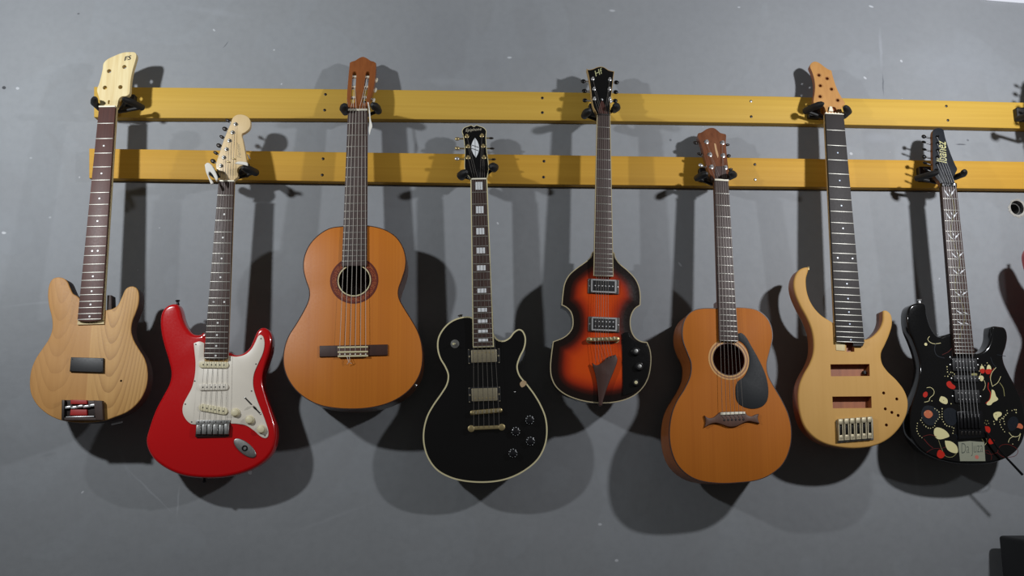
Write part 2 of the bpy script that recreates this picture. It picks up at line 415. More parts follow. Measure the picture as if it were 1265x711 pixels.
# white strip at the very top right of the wall
p0, p1 = wall_pt(1212, 0, .004), wall_pt(1300, 4, .004)
strip = [(p0.x, p0.z + .004), (p0.x + .02, p0.z - .001)] + [(p0.x + .02 + (p1.x - p0.x + .4) * i / 12, p0.z - .004 - .0042 * i / 3 + random.uniform(-.0015, .0015)) for i in range(1, 13)] + [(p1.x + .42, p0.z + .045), (p0.x + .02, p0.z + .045)]
tag(MB().slab(strip, .0005, .006, bt=.001).build('trim_1', mat('white_filler', '#cdd0d6', .6), M=WF.M), kind='structure')

# ------------------------------------------------------------------ wooden rails
rail_m = [wood('yellow_varnished_pine', '#cca646', '#bb9438', .62, coat=0, spec=.3, sx=110, sy=1.6, axis='x', contrast=.9),
          wood('amber_varnished_pine', '#ca9c38', '#b98a2c', .62, coat=0, spec=.3, sx=110, sy=1.6, axis='x', contrast=.9)]
RT = .027
rails = []
def rail(label, top, bot, screws, m):
    pts = trace(WF, top + bot[::-1], RT)
    cx = sum(p[0] for p in pts) / len(pts); cy = sum(p[1] for p in pts) / len(pts)
    root = empty('wooden_rail', WF.M @ Matrix.Translation((cx, cy, 0)), label, 'rail', 'wooden hanging rails')
    Mi = Matrix.Translation((-cx, -cy, 0))
    MB().slab([q[:2] for q in pts], .0005, RT, bt=.0018, bb=.0015).build('plank', m, root, M=Mi)
    for (x, y, bright) in screws:
        q = WF.p(x, y, RT)
        MB().lathe((q.x, q.y, RT - .004), (0, 0, 1), [(.0042, 0), (.0042, .0046), (.003, .0054), (.0012, .0054), (.001, .0042)], 14).build(
            'screw', M_['steel'] if bright else M_['darkm'], root, M=Mi)
    rails.append(root)
rail('upper yellow varnished wooden rail screwed across the grey wall',
     [(116, 107, 1), (200, 107.9), (390, 109.6), (640, 112.8), (800, 115.6), (960, 119), (1200, 124.8), (1420, 130.5, 1)],
     [(116, 144.5, 1), (200, 145.6), (390, 146.2), (640, 148), (800, 149.8), (960, 152), (1200, 157), (1420, 162, 1)],
     [(402, 116.6, 0), (401, 136, 0), (670, 121, 0), (670, 139, 0), (927.6, 125, 1), (928, 144, 0), (1169, 131, 0), (1171, 148.5, 0)], rail_m[0])
rail('lower yellow varnished wooden rail below the other, starting slightly further left',
     [(110, 183.2, 1), (200, 184.5), (390, 187.3), (660, 191), (960, 195.3), (1200, 198.6), (1420, 201.8, 1)],
     [(110, 219.8, 1), (200, 221), (390, 223.6), (660, 227.4), (960, 230.4), (1200, 232.6), (1420, 235, 1)],
     [(399, 196, 0), (398, 216, 0), (672, 199, 0), (671.5, 218.7, 0), (932.5, 203, 0), (933, 221.7, 1), (1400, 208, 0)], rail_m[1])

# ------------------------------------------------------------------ hangers
def hanger(label, base, left, right, g, pr=.0085, plate=(.036, .040), vn=None, sl=(0, .009), sr=(0, .009), ol=.010, orr=.010):
    """black wall hanger on a rail: block, stem, yoke and two padded prongs whose tips are at depth h"""
    dn = -(g.F.M @ Vector((0, g.vn if vn is None else vn, .006))).y; h = dn + .033
    B = WF.p(*base, RT + .012); lp = WF.p(*left, h); rp = WF.p(*right, h)
    root = empty('guitar_hanger', WF.M @ Matrix.Translation((B.x, B.y, 0)), label, 'guitar hanger', 'black guitar hangers on the rails')
    Mi = Matrix.Translation((-B.x, -B.y, 0))
    MB().slab(rrect(B.x, B.y, plate[0], plate[1], .004), RT + .0004, RT + .018, bt=.003).build('mounting_block', M_['blackp'], root, M=Mi)
    yo = dn - .034; mid = (lp + rp) / 2; ax = (rp - lp).normalized()
    ly = (lp.x + sl[0] - ax.x * ol, lp.y + sl[1] - ax.y * ol); ry = (rp.x + sr[0] + ax.x * orr, rp.y + sr[1] + ax.y * orr)
    a = MB().tube([(B.x, B.y - .004, RT + .015), (B.x * .6 + mid.x * .4, B.y - .008, (RT + yo) / 2), (mid.x, mid.y - .010, yo - .006)], .0055, 10)
    a.tube([(ly[0], ly[1], yo), (mid.x, mid.y - .010, yo - .006), (ry[0], ry[1], yo)], .005, 10)
    a.build('yoke', M_['rubber'], root, M=Mi)
    for tip, st, oo_ in ((lp, ly, -ol), (rp, ry, orr)):
        s = Vector((st[0], st[1], yo - .004)); t = Vector((tip.x, tip.y, h)); mpt = s.lerp(t, .55); mpt.x = tip.x + ax.x * oo_ + (st[0] - tip.x - ax.x * oo_) * .3; mpt.y = tip.y + ax.y * oo_ + (st[1] - tip.y - ax.y * oo_) * .3
        e2 = t - (t - mpt) * .2
        path = [s, s.lerp(mpt, .05), s.lerp(mpt, .55), mpt, mpt.lerp(e2, .55), e2, t]
        MB().tube(path, [pr*.8, pr, pr, pr*1.05, pr*1.1, pr*.85, pr*.35], 14).build('padded_prong', M_['rubber'], root, M=Mi)
    return root

# ------------------------------------------------------------------ guitar parts
class G:
    """one guitar: frame, root empty, helpers that build parts in root space"""
    def __init__(s, kind, label, cat, c, nut, h, yaw=0, lean=0, group=None):
        s.F = guitar_frame(c[0], c[1], nut[0], nut[1], h, yaw, lean); s.h = h
        s.root = empty(kind, s.F.M, label, cat, group)
    def part(s, mb, name, m, parent=None, F=None, **k):
        M = None if F is None else (s.F.Mi @ F.M)
        return mb.build(name, m, parent or s.root, M=M, **k)
    def fretboard(s, nl, nr, el, er, fb, wb, m, nf, end_round=0.0, frets_m=None, fw=.0022, fsp=1.0):
        """nut corners nl, nr and end corners el, er in pixels, board surface at w=fb"""
        F = s.F; a, b, c, d = (F.p(*q, fb) for q in (nl, nr, er, el)); s.fb = fb
        s.vn = (a.y + b.y) / 2; s.ve = (c.y + d.y) / 2; s.nl, s.nr, s.el, s.er = a, b, d, c; s.nf = nf
        out = [(a.x, s.vn), (b.x, s.vn), (c.x, s.ve)]
        if end_round:
            cx = (c.x + d.x) / 2; hw = (c.x - d.x) / 2
            for i in range(1, 8):
                t = math.pi * i / 8; out.append((cx + hw * math.cos(t) ** 1, s.ve - end_round * math.sin(t)))
        out.append((d.x, s.ve))
        s.board = s.part(MB().slab(out, wb, fb, bt=.0012, seg=2), 'fretboard', m)
        frac = 1 - 2 ** (-nf / 12); s.L = (s.vn - s.ve) / (frac * fsp)
        for i in range(1, nf + 1):
            v = s.vn - s.L * (1 - 2 ** (-i / 12))
            if v < s.ve - end_round: break
            l, r = s.uat(v)
            s.part(MB().slab([(l + .0006, v - fw/2), (r - .0006, v - fw/2), (r - .0006, v + fw/2), (l + .0006, v + fw/2)], fb - .0004, fb + .0011, bt=.0005, seg=2), 'fret', frets_m or M_['fret'], s.board)
    def uat(s, v):
        t = (s.vn - v) / (s.vn - s.ve); return s.nl.x + (s.el.x - s.nl.x) * t, s.nr.x + (s.er.x - s.nr.x) * t
    def fv(s, i): return s.vn - s.L * (1 - 2 ** (-i / 12))
    def mid(s, i): return (s.fv(i) + s.fv(i - 1)) / 2
    def inlay(s, loop, m, dw=.0004, name='inlay'):
        s.part(MB().slab(loop, s.fb - .0004, s.fb + dw), name, m, s.board)
    def dots(s, frets, double=(12,), r=.0028, m=None, off=0.0, dsp=.28):
        for i in frets:
            v = s.mid(i); l, rr = s.uat(v); c = (l + rr) / 2 + off * (rr - l)
            for x in ([c - dsp * (rr - l), c + dsp * (rr - l)] if i in double else [c]):
                s.inlay(circle(x, v, r, 12), m or M_['dot'], name='dot_inlay')
    def board_binding(s, m, th=.0016):
        for side in (0, 1):
            a, e = (s.nl, s.el) if side == 0 else (s.nr, s.er); k = -1 if side == 0 else 1
            lp = [(a.x, s.vn), (a.x + k*th, s.vn), (e.x + k*th, s.ve), (e.x, s.ve)]
            s.part(MB().slab(lp, s.fb - .006, s.fb + .0002), 'neck_binding', m, s.board)
        s.part(MB().slab([(s.el.x - th, s.ve - th), (s.er.x + th, s.ve - th), (s.er.x + th, s.ve), (s.el.x - th, s.ve)], s.fb - .006, s.fb + .0002), 'neck_binding', m, s.board)
    def neck(s, m, v_end, wtop, thick=.016, heel=None, v0=None, extra=.0):
        """half-round neck behind the board from the nut down to v_end"""
        loops = []; v0 = s.vn if v0 is None else v0; K = 8
        for k in range(K + 1):
            v = v0 + (v_end - v0) * k / K; l, r = s.uat(v); cx, hw = (l + r) / 2, (r - l) / 2 + extra; th = thick * (1 + .25 * k / K)
            L = [(cx - hw, v, wtop)] + [(cx - hw * math.cos(math.pi * j / 10), v, wtop - .004 - th * math.sin(math.pi * j / 10) ** .8) for j in range(0, 11)] + [(cx + hw, v, wtop)]
            loops.append(L)
        b = MB().rings(loops); n = len(loops[0])
        b.add(loops[0], [tuple(range(n))]); b.add(loops[-1], [tuple(range(n))[::-1]])
        if heel:
            hv, hd, hwid = heel       # heel block reaching back to w=-hd up to v=hv
            l, r = s.uat(v_end); cx = (l + r) / 2
            b.slab([(cx - hwid, v_end - .01), (cx + hwid, v_end - .01), (cx + hwid * .9, hv), (cx - hwid * .9, hv)], -hd, wtop - .003, bb=.008)
        return s.part(b, 'neck', m)
    def nut(s, m=None, h=.0045, d=.0045, y=0.0, teeth=False):
        s.part(MB().slab([(s.nl.x, s.vn + y), (s.nr.x, s.vn + y), (s.nr.x, s.vn + y + d), (s.nl.x, s.vn + y + d)], s.fb - .006, s.fb + h - .0025, bt=.0008), 'nut', m or M_['bone'])
    def strings(s, posts, bl, br, wn, wbr, r=.0004, m=None, n=6, tail=None, HF=None, inset=.12, order=None):
        """strings from the bridge line bl..br over the nut to the posts"""
        F = s.F; a = F.p(*bl, wbr); b = F.p(*br, wbr); s.ss = []
        for i in range(n):
            t = i / (n - 1); q = a + (b - a) * t
            wd = s.nr.x - s.nl.x; nx = s.nl.x + wd * (inset + (1 - 2*inset) * t)
            path = []
            if tail is not None:
                ta, tb, tw = tail; e = F.p(*ta, tw) + (F.p(*tb, tw) - F.p(*ta, tw)) * t; path.append((e.x, e.y, tw))
            path += [(q.x, q.y, wbr), (nx, s.vn + .002, s.fb + wn)]
            if posts:
                path.append(tuple(posts[i]))
            s.part(MB().tube(path, r, 6), 'string', m or M_['string'])
    def post3(s, HF, p, w=.006):
        q = HF.p(*p, w); return s.F.Mi @ (HF.M @ Vector((q.x, q.y, w)))
    def tuner(s, HF, post, button, m, head, mb=None, bsize=(.009, .0065, .003), w_post=0.0, back=.012, pr=.0035, face=False, washer=True):
        q = HF.p(*post, w_post)
        b = MB()
        if washer: b.lathe((q.x, q.y, w_post), (0, 0, 1), [(pr*1.75, 0), (pr*1.75, .0012), (pr*1.3, .0022), (pr, .0022)], 16)
        b.lathe((q.x, q.y, w_post), (0, 0, 1), [(pr, 0), (pr*.8, .004), (pr*.85, .008), (pr*.6, .0088)], 14)
        s.part(b, 'tuner_post', m, head, F=HF)
        if button:
            wb = -back; e = HF.p(*button, wb); d = Vector((e.x - q.x, e.y - q.y)); L = d.length; d = d / L
            rot = Matrix.Rotation(math.atan2(d.y, d.x), 3, 'Z')
            if face: rot = rot @ Matrix.Rotation(math.radians(face), 3, 'X')
            c = MB().tube([(q.x + d.x*.004, q.y + d.y*.004, wb), (e.x - d.x*bsize[0]*.5, e.y - d.y*bsize[0]*.5, wb)], .0022, 8)
            c.blob((q.x + d.x*.002, q.y + d.y*.002, wb), (.007, .007, .0045), 6)
            o = s.part(c, 'tuner_gear', m, head, F=HF)
            s.part(MB().blob((e.x, e.y, wb), bsize, 8, rot=rot), 'tuner_button', mb or m, head, F=HF)

def pickup_bar(g, c, size, rot, w, m, polem, n=6, rows=(0,), h=.004, r=.0018, name='pickup', parent=None, corner=None, frame=None, sp=None):
    """c in pixels, size in metres"""
    q = g.F.p(*c, w + h); ro = math.radians(rot)
    o = g.part(MB().slab(rrect(q.x, q.y, size[0], size[1], corner or min(size)*.48, ro, 6), w, w + h, bt=.0012), name, m, parent)
    sp = sp or size[0] * .76
    for dy in rows:
        for i in range(n):
            x = (i / (n - 1) - .5) * sp; X = q.x + x * math.cos(ro) - dy * math.sin(ro); Y = q.y + x * math.sin(ro) + dy * math.cos(ro)
            g.part(MB().lathe((X, Y, w + h - .0008), (0, 0, 1), [(r, 0), (r, .0013), (r*.6, .0016)], 10), 'pole_piece', polem, o)
    return o

def knob(g, c, r, h, w, m, name='knob', top=None, prof=None):
    q = g.F.p(*c, w + h)
    return g.part(MB().lathe((q.x, q.y, w), (0, 0, 1), prof or [(r, 0), (r*.98, h*.35), (r*.8, h*.5), (r*.74, h*.92), (r*.6, h)], 28), name, m)

def screw_at(g, c, w, parent, m=None, r=.002):
    q = g.F.p(*c, w); g.part(MB().lathe((q.x, q.y, w - .0005), (0, 0, 1), [(r, 0), (r, .001), (r*.5, .0015)], 10), 'screw', m or M_['darkm'], parent)

# ================================================================== 1: unfinished bass
z = Z(30, 330, 3.555); zh = Z(100, 55, 7.11)
g = G('bass_guitar', 'unfinished natural ash bass without strings or tuners, first guitar from the left', 'guitar', (108, 430), (131.5, 132), .138, lean=3)
ash = wood('raw_ash', '#cfa76d', '#c0965c', .55, sx=130, sy=5, contrast=.8, split=(.006, '#efdcc0', '#fff6e0'),
           rings=[(.062, .22, .17, 44, .62, '#94652f', .012, .04), (-.075, .26, .2, 34, .4, '#9c6c34', -.02, -.05)])
body = smooth(trace(g.F, z([(235,129),(213,114),(200,88),(185,58),(160,44),(128,48),(110,72),(103,120),(108,170),(121,225),(122,270),(108,312),(80,355),(50,400),(30,450),(23,505),(29,555),(54,602),(95,640),(135,662),(175,674),(250,682),(345,674),(400,656),(450,635),(490,603),(520,562),(538,510),(540,450),(527,400),(503,360),(480,320),(469,280),(473,240),(488,200),(501,160),(503,120),(493,92),(470,83),(445,95),(428,130),(410,165),(385,182),(350,188),(290,186)])))
g.part(MB().slab(body, -.042, 0, bt=.0025, bb=.004, m=0, mside=1,
       blind=[(circle(*trace(g.F, z([(425,498)]))[0], .0028, 14), -.02)]), 'body', [ash, M_['walnut']])
g.fretboard(*zh([(157,548),(300,553)]), *z([(233,224),(338,232)]), .014, .0075, M_['rose'], 21, end_round=.006, fw=.0021)
g.dots([3,5,7,9,12,15,17,19,21], r=.0026, dsp=.13)
g.neck(M_['maple'], g.F.p(*z([(290,186)])[0]).y - .03, .0075, .016, heel=(g.F.p(*z([(290,120)])[0]).y, .012, .034), extra=.0022)
HF = g.F.sub(g.vn, .006, 0)
ho = smooth(trace(HF, zh([(160,540,1),(165,500),(150,440),(140,395),(160,340),(178,270),(190,215),(198,165),(230,130),(290,100),(370,70),(440,65),(475,70),(487,95),(478,140),(455,220),(440,290),(432,360),(425,430),(400,450),(360,455),(335,475),(325,510),(318,540),(305,550,1)])), 5)
hb = [circle(*trace(HF, zh([c]))[0], .0062, 16) for c in ((247,233),(381,196),(210,378),(346,373))]
hm = wood('raw_maple_head', '#e6d6a6', '#cfb67e', .6, sx=100, sy=6, contrast=1.3)
head = g.part(MB().slab(ho, -.014, 0, bt=.001, bb=.001, holes=hb, blind=[(rrect(*trace(HF, zh([(245,505)]))[0], .0055, .012, .002), -.006)]), 'headstock', hm, F=HF)
lg = MB().text('FS', HF, zh([(380,142)])[0], zh([(448,128)])[0], .0006, .85, .3)
q = HF.p(*zh([(412,120)])[0]); lg.ring(circle(q.x, q.y, .0080, 28, ry=.0056, rot=.2), 0, .0009, .0001, .0006)
g.part(lg, 'logo', mat('black_ink', '#2b2720', .6), head, F=HF)
g.nut()
# bare wooden block beside the heel
g.part(MB().slab([q[:2] for q in trace(g.F, z([(364,122),(382,122),(384,190),(362,190)]), -.006)], -.034, -.006, bt=.001), 'neck_heel_block', M_['walnut'])
pk = [q[:2] for q in trace(g.F, z([(205,394),(348,398),(347,462),(199,457)]), .006)]
pko = g.part(MB().slab(pk, -.002, .007, bt=.0015), 'pickup', M_['blackp'])
for c in ((212,403),(341,406),(207,450),(340,455)): screw_at(g, z([c])[0], .007, pko, r=.0014)
# heavy bridge: dark tray with side walls, red block and chrome saddles
zb = Z(60, 470, 10.16)
tray = [q[:2] for q in trace(g.F, zb([(185,240),(665,250),(680,490),(165,490)]), .004)]
bo = g.part(MB().slab(tray, -.012, .004, bt=.001), 'bridge', mat('bridge_black', '#2b2220', .4, .5))
br_ = mat('bridge_red', '#a01a16', .45)
for pts, w0, w1, m_, nm in (([(565,245),(672,250),(685,492),(590,492)], .004, .016, M_['walnut'], 'side_wall'), ([(165,240),(200,240),(190,490),(160,490)], .004, .014, M_['darkm'], 'side_wall'),
        ([(275,238),(478,242),(480,292),(275,292)], .004, .010, br_, 'red_block'), ([(275,360),(478,360),(480,432),(268,432)], .004, .010, br_, 'red_block'), ([(195,460),(590,462),(600,495),(185,495)], .004, .012, M_['walnut'], 'end_wall')):
    g.part(MB().slab([q[:2] for q in trace(g.F, zb(pts), w1)], w0, w1, bt=.001), nm, m_, bo)
sd = MB()
for i in range(5):
    x0 = 205 + i * 76; y0 = 335 - i * 6 + (i % 2) * 8
    sd.slab([q[:2] for q in trace(g.F, zb([(x0, y0-14),(x0+70, y0-24),(x0+72, y0+8),(x0, y0+18)]), .013)], .004, .013, bt=.0015)
g.part(sd, 'saddle', M_['chrome'], bo)
g.part(MB().slab([q[:2] for q in trace(g.F, zb([(215,448),(570,440),(572,454),(215,462)]), .013)], .004, .013, bt=.001), 'string_bar', M_['chrome'], bo)
g.part(MB().tube([(*g.F.p(*zb([(790,545)])[0], -.03), -.03), (*g.F.p(*zb([(925,515)])[0], -.03), -.03)], .0022, 8), 'jack_plate', M_['chrome'])
hanger('black hanger holding the unfinished natural ash bass', (159, 125), (117.6, 120.8), (151.5, 121.5), g, pr=.009, sl=(.004, -.004), sr=(.018, .002), ol=.018)

# ================================================================== 2: red solid body
z = Z(170, 370, 3.09); zh = Z(240, 135, 7.11)
g = G('electric_guitar', 'glossy red electric guitar with white pickguard and three cream pickups', 'guitar', (264, 490), (280, 222), .115)
G2 = g
body = smooth(trace(g.F, z([(250,124),(240,132),(210,130),(186,106),(170,72),(160,35),(147,16),(115,20),(92,43),(84,80),(88,130),(100,180),(115,230),(125,280),(118,320),(95,365),(66,420),(41,490),(30,540),(45,588),(80,627),(140,661),(200,677),(300,681),(380,668),(450,640),(500,600),(524,550),(527,490),(511,430),(492,370),(479,320),(481,285),(495,240),(509,195),(512,150),(500,117),(477,105),(456,118),(441,150),(425,183),(400,204),(372,210),(350,200),(300,190)])))
g.part(MB().slab(body, -.044, 0, bt=.010, bb=.010, seg=5), 'body', M_['red'])
pgz = z([(214,166,1),(235,159),(254,165,1),(253,213,1),(264,224),(300,227),(335,224),(344,213,1),(352,214),(378,217),(410,209),(433,190),(448,165),(460,140),(470,134),(480,143),(484,170),(477,205),(459,245),(443,285),(441,330),(455,380),(475,430),(490,470),(499,505),(493,526),(472,523),(445,500),(415,480),(380,473),(356,472,1),(354,459,1),(224,459,1),(222,476,1),(203,473),(184,456),(172,430),(174,400),(190,368),(207,335),(218,290),(221,240),(217,198)])
pgl = smooth(trace(g.F, pgz, .002), 4)
pgo = g.part(MB().slab(pgl, .0001, .0022, bt=.0006, seg=2), 'pickguard', M_['white'])
for c in ((222,170),(218,310),(182,398),(206,466),(350,466),(486,518),(435,348),(452,245),(471,148),(345,215)): screw_at(g, z([c])[0], .0026, pgo, r=.0017)
pickup_bar(g, z([(290,248)])[0], (.078, .017), -1, .0022, M_['cream'], M_['blackp'], sp=.054)
pickup_bar(g, z([(289,333)])[0], (.078, .017), 1, .0022, M_['white'], M_['blackp'], sp=.054)
pickup_bar(g, z([(288,418)])[0], (.076, .018), -10, .0022, M_['cream'], M_['blackp'], sp=.054)
for c in ((370,430),(425,458),(470,494)): knob(g, z([c])[0], .0115, .011, .0022, M_['cream'])
a = g.F.p(*z([(410,374)])[0], .003); b_ = g.F.p(*z([(470,436)])[0], .003); mdl = g.F.p(*z([(437,405)])[0], .012)
sw = g.part(MB().slab(rrect((a.x+b_.x)/2, (a.y+b_.y)/2, (b_-a).length, .0035, .0015, math.atan2(b_.y-a.y, b_.x-a.x)), .0021, .0029), 'selector_switch', M_['darkm'])
g.part(MB().tube([((a.x+b_.x)/2, (a.y+b_.y)/2, .002), (mdl.x, mdl.y, .010), (mdl.x + .001, mdl.y - .001, .015)], [.0022, .0034, .002], 10), 'switch_tip', M_['white'], sw)
for c in ((411,374),(469,436)): screw_at(g, z([c])[0], .0028, sw, M_['steel'])
q0 = g.F.p(*z([(410,566)])[0]); jr = math.radians(-38)
jk = g.part(MB().slab(circle(q0.x, q0.y, .036, 36, ry=.0150, rot=jr), -.001, .003, bt=.002), 'jack_plate', M_['steel'])
g.part(MB().lathe((q0.x, q0.y, .0025), (0, 0, 1), [(.0075, 0), (.0075, .0022), (.0045, .0022), (.004, -.003)], 18), 'jack_socket', M_['blackm'], jk)
bb = [q[:2] for q in trace(g.F, z([(223,459),(353,459),(351,476),(222,478)]), .004)]
bo = g.part(MB().slab(bb, .0022, .005, bt=.0008), 'bridge', M_['steel'])
bx = trace(g.F, z([(222,478),(352,476),(346,520),(218,523)]), .010)
g.part(MB().slab([q[:2] for q in bx], -.001, .007, bt=.001), 'bridge_plate', M_['darkm'], bo)
for i in range(6):
    x = 222 + i * 21.5; o_ = random.uniform(-2, 3)
    g.part(MB().slab([q[:2] for q in trace(g.F, z([(x+2, 476+o_),(x+20, 476+o_),(x+18, 514),(x, 514)]), .011)], .005, .012, bt=.0015), 'saddle', M_['steel'], bo)
    screw_at(g, z([(x+11, 466)])[0], .005, bo, M_['darkm'])
g.fretboard(*zh([(212,634),(349,636)]), *z([(252,222),(343,222)]), .0125, .006, M_['rose2'], 21, end_round=.004, fw=.002)
g.dots([3,5,7,9,12,15,17,19,21], r=.0026, dsp=.25)
g.neck(M_['maple2'], g.F.p(*z([(300,190)])[0]).y - .03, .006, .015, heel=(g.F.p(*z([(300,110)])[0]).y, .014, .029))
HF = g.F.sub(g.vn, .004, 0)
ho = smooth(trace(HF, zh([(212,630,1),(225,598),(215,572),(196,532),(188,490),(200,440),(225,370),(255,280),(290,190),(320,120),(333,82),(355,56),(392,44),(440,50),(480,76),(495,125),(482,170),(445,202),(418,218),(428,270),(443,350),(456,430),(460,475),(440,487),(400,500),(382,520),(378,545),(386,575),(375,600),(352,618),(349,630,1)])), 5)
head = g.part(MB().slab(ho, -.014, 0, bt=.0015, bb=.0015), 'headstock', wood('light_maple', '#ddc394', '#d2b480', .4, coat=.3, sx=120, sy=5), F=HF)
posts = [(235,495),(260,422),(283,350),(308,275),(337,203),(363,130)]; btn = [(166,455),(190,383),(218,318),(244,243),(270,172),(297,99)]
for i, (p_, b2) in enumerate(zip(posts, btn)): g.tuner(HF, zh([p_])[0], zh([b2])[0], M_['steel'] , head, mb=M_['darkm'], bsize=(.0085, .0062 if i % 2 == 0 else .0045, .004), pr=.0032)
for c in ((298,462),(347,435)):
    q = HF.p(*zh([c])[0]); g.part(MB().slab(rrect(q.x, q.y, .008, .0035, .001, -.2), 0, .005, bt=.001), 'string_tree', M_['gold'], head, F=HF)
g.part(MB().text('Fender', HF, zh([(412,425)])[0], zh([(395,290)])[0], .0003, .9, .3), 'logo_text', mat('faded_ink', '#a8946c', .5), head, F=HF)
g.nut()
g.strings([g.post3(HF, zh([p_])[0], .005) for p_ in posts], z([(233,486)])[0], z([(342,484)])[0], .0015, .013, r=.0004)
sb = g.F.p(*z([(154,14)])[0], -.02)
g.part(MB().lathe((sb.x, sb.y - .004, -.02), (-.1, 1, 0), [(.005, 0), (.0035, .004), (.004, .009), (.0065, .011), (.005, .013)], 16), 'strap_button', M_['blackm'])
sb = g.F.p(*z([(255,680)])[0], -.02)
g.part(MB().lathe((sb.x, sb.y + .002, -.02), (0, -1, 0), [(.005, 0), (.0035, .004), (.004, .009), (.0065, .011), (.005, .013)], 16), 'strap_button', M_['blackm'])
hg = hanger('black hanger with white cloth wrapped on its prongs, holding the red electric guitar', (299, 209), (259.5, 207), (299.5, 206.5), g, pr=.0105, sl=(.008, 0), sr=(.008, .008))
# cloth strips over the prongs (they belong to the hanger)
Hi = hg.matrix_world.inverted() if False else (WF.M @ Matrix.Translation(Vector((hg.location.x, hg.location.z, 0)))).inverted()
def ribbon(pts, w0, th, name='cloth_wrap'):
    L = smooth(trace(WF, pts, w0), 4)
    MB().slab(L, w0, w0 + th, bt=th*.45, bb=th*.45).build(name, M_['cloth'], hg, M=Hi @ WF.M)
ribbon(zh([(95,490,1),(120,472),(150,485),(175,520),(195,560),(212,610),(200,640,1),(178,600),(160,570),(135,555),(140,600),(172,650),(150,665,1),(125,600),(105,550)]), .158, .006)
ribbon(zh([(355,478,1),(385,462),(430,462),(470,472),(474,500,1),(440,492),(400,486)]), .162, .004)
ribbon(zh([(462,395,1),(478,400),(497,440,1),(480,435)]), .06, .004)

# ================================================================== 3: classical
z = Z(340, 270, 2.96); zh = Z(400, 60, 7.11)
g = G('classical_guitar', 'orange-topped classical guitar with slotted headstock and dark red rosette', 'guitar', (437, 400), (441, 135), .145, lean=3.5)
cedar = wood('orange_cedar_top', '#cf7c1e', '#bd6a14', .5, coat=.12, sx=170, sy=1.2, contrast=.75)
side_m = wood('brown_mahogany_side', '#6a3a1c', '#4f2912', .35, coat=.4, sx=80, sy=2)
out = smooth(trace(g.F, z([(245,28),(200,35),(160,58),(126,94),(106,140),(103,185),(112,225),(124,262),(122,296),(105,335),(76,385),(48,430),(32,480),(30,530),(42,575),(70,620),(110,655),(160,680),(220,692),(290,695),(350,690),(410,675),(460,650),(500,615),(528,570),(539,520),(536,460),(521,410),(496,365),(471,325),(453,290),(451,260),(464,220),(476,180),(477,140),(465,100),(440,65),(400,40),(350,27),(297,24)])))
hc2 = trace(g.F, z([(289,225)]))[0]; pr_ = (g.F.p(*z([(346,225)])[0]) - Vector(hc2)).length
hl = circle(hc2[0], hc2[1], pr_, 48)
g.part(MB().slab(out, -.095, -.0025, bb=.003, top=False), 'back_and_sides', side_m)
g.part(MB().slab(out, -.0025, 0, bt=.0012, holes=[hl], seg=2), 'soundboard', cedar)
g.part(MB().ring(out, -.0006, .0016, -.004, .0004), 'edge_binding', mat('dark_binding', '#3a2015', .4))
rr = pr_
for a, b2, m_ in ((1.0, 1.07, M_['bind']), (1.07, 1.15, wood('rosette_dark', '#4a1c12', '#5c2416', .4)), (1.15, 1.42, None), (1.42, 1.55, wood('rosette_edge', '#5a2012', '#6c2a16', .4))):
    if m_ is None:
        m_ = mat('rosette_red', '#8a3418', .4); nt = m_.node_tree; vo = nt.nodes.new('ShaderNodeTexVoronoi'); vo.inputs['Scale'].default_value = 420
        tc = nt.nodes.new('ShaderNodeTexCoord'); nt.links.new(tc.outputs['Object'], vo.inputs['Vector'])
        cr = nt.nodes.new('ShaderNodeValToRGB'); cr.color_ramp.elements[0].color = lin('#b06a34'); cr.color_ramp.elements[1].color = lin('#6e2210'); cr.color_ramp.elements[0].position = .25; cr.color_ramp.elements[1].position = .5
        nt.links.new(vo.outputs['Distance'], cr.inputs[0]); nt.links.new(cr.outputs[0], nt.nodes['Principled BSDF'].inputs['Base Color'])
    g.part(MB().ring(circle(hc2[0], hc2[1], rr * b2, 56), 0, rr * (b2 - a), -.0005, .0004), 'rosette', m_)
g.fretboard(*zh([(211,546),(384,546)]), *z([(243,171),(335,173)]), .007, .0002, M_['rosegray'], 19, fw=.002)
g.neck(M_['mahog'], g.F.p(*z([(290,30)])[0]).y - .002, .0002, .019, heel=(g.F.p(*z([(290,-10)])[0]).y, .08, .012))
HF = g.F.sub(g.vn, .002, math.radians(-11))
ho = smooth(trace(HF, zh([(212,540,1),(212,500),(204,455),(204,400),(211,300),(220,200),(228,122,1),(246,112),(275,103),(305,84),(343,70),(380,84),(410,104),(440,113),(459,126,1),(456,200),(447,280),(432,370),(403,450),(387,490),(384,540,1)])), 4)
def slot(t, b2, w):
    a = HF.p(*zh([t])[0]); b_ = HF.p(*zh([b2])[0]); d = b_ - a
    return rrect((a.x + b_.x)/2, (a.y + b_.y)/2, d.length, w, w*.49, math.atan2(d.y, d.x), 5)
hm = wood('red_brown_headstock', '#96582e', '#7c4522', .35, coat=.4, sx=130, sy=4)
head = g.part(MB().slab(ho, -.020, 0, bt=.0015, bb=.0015, holes=[slot((270,200),(252,482), .0115), slot((387,200),(352,480), .0115)]), 'headstock', hm, F=HF)
lr = zh([(270,248),(266,338),(262,430)]); rrr = zh([(384,250),(374,338),(358,428)])
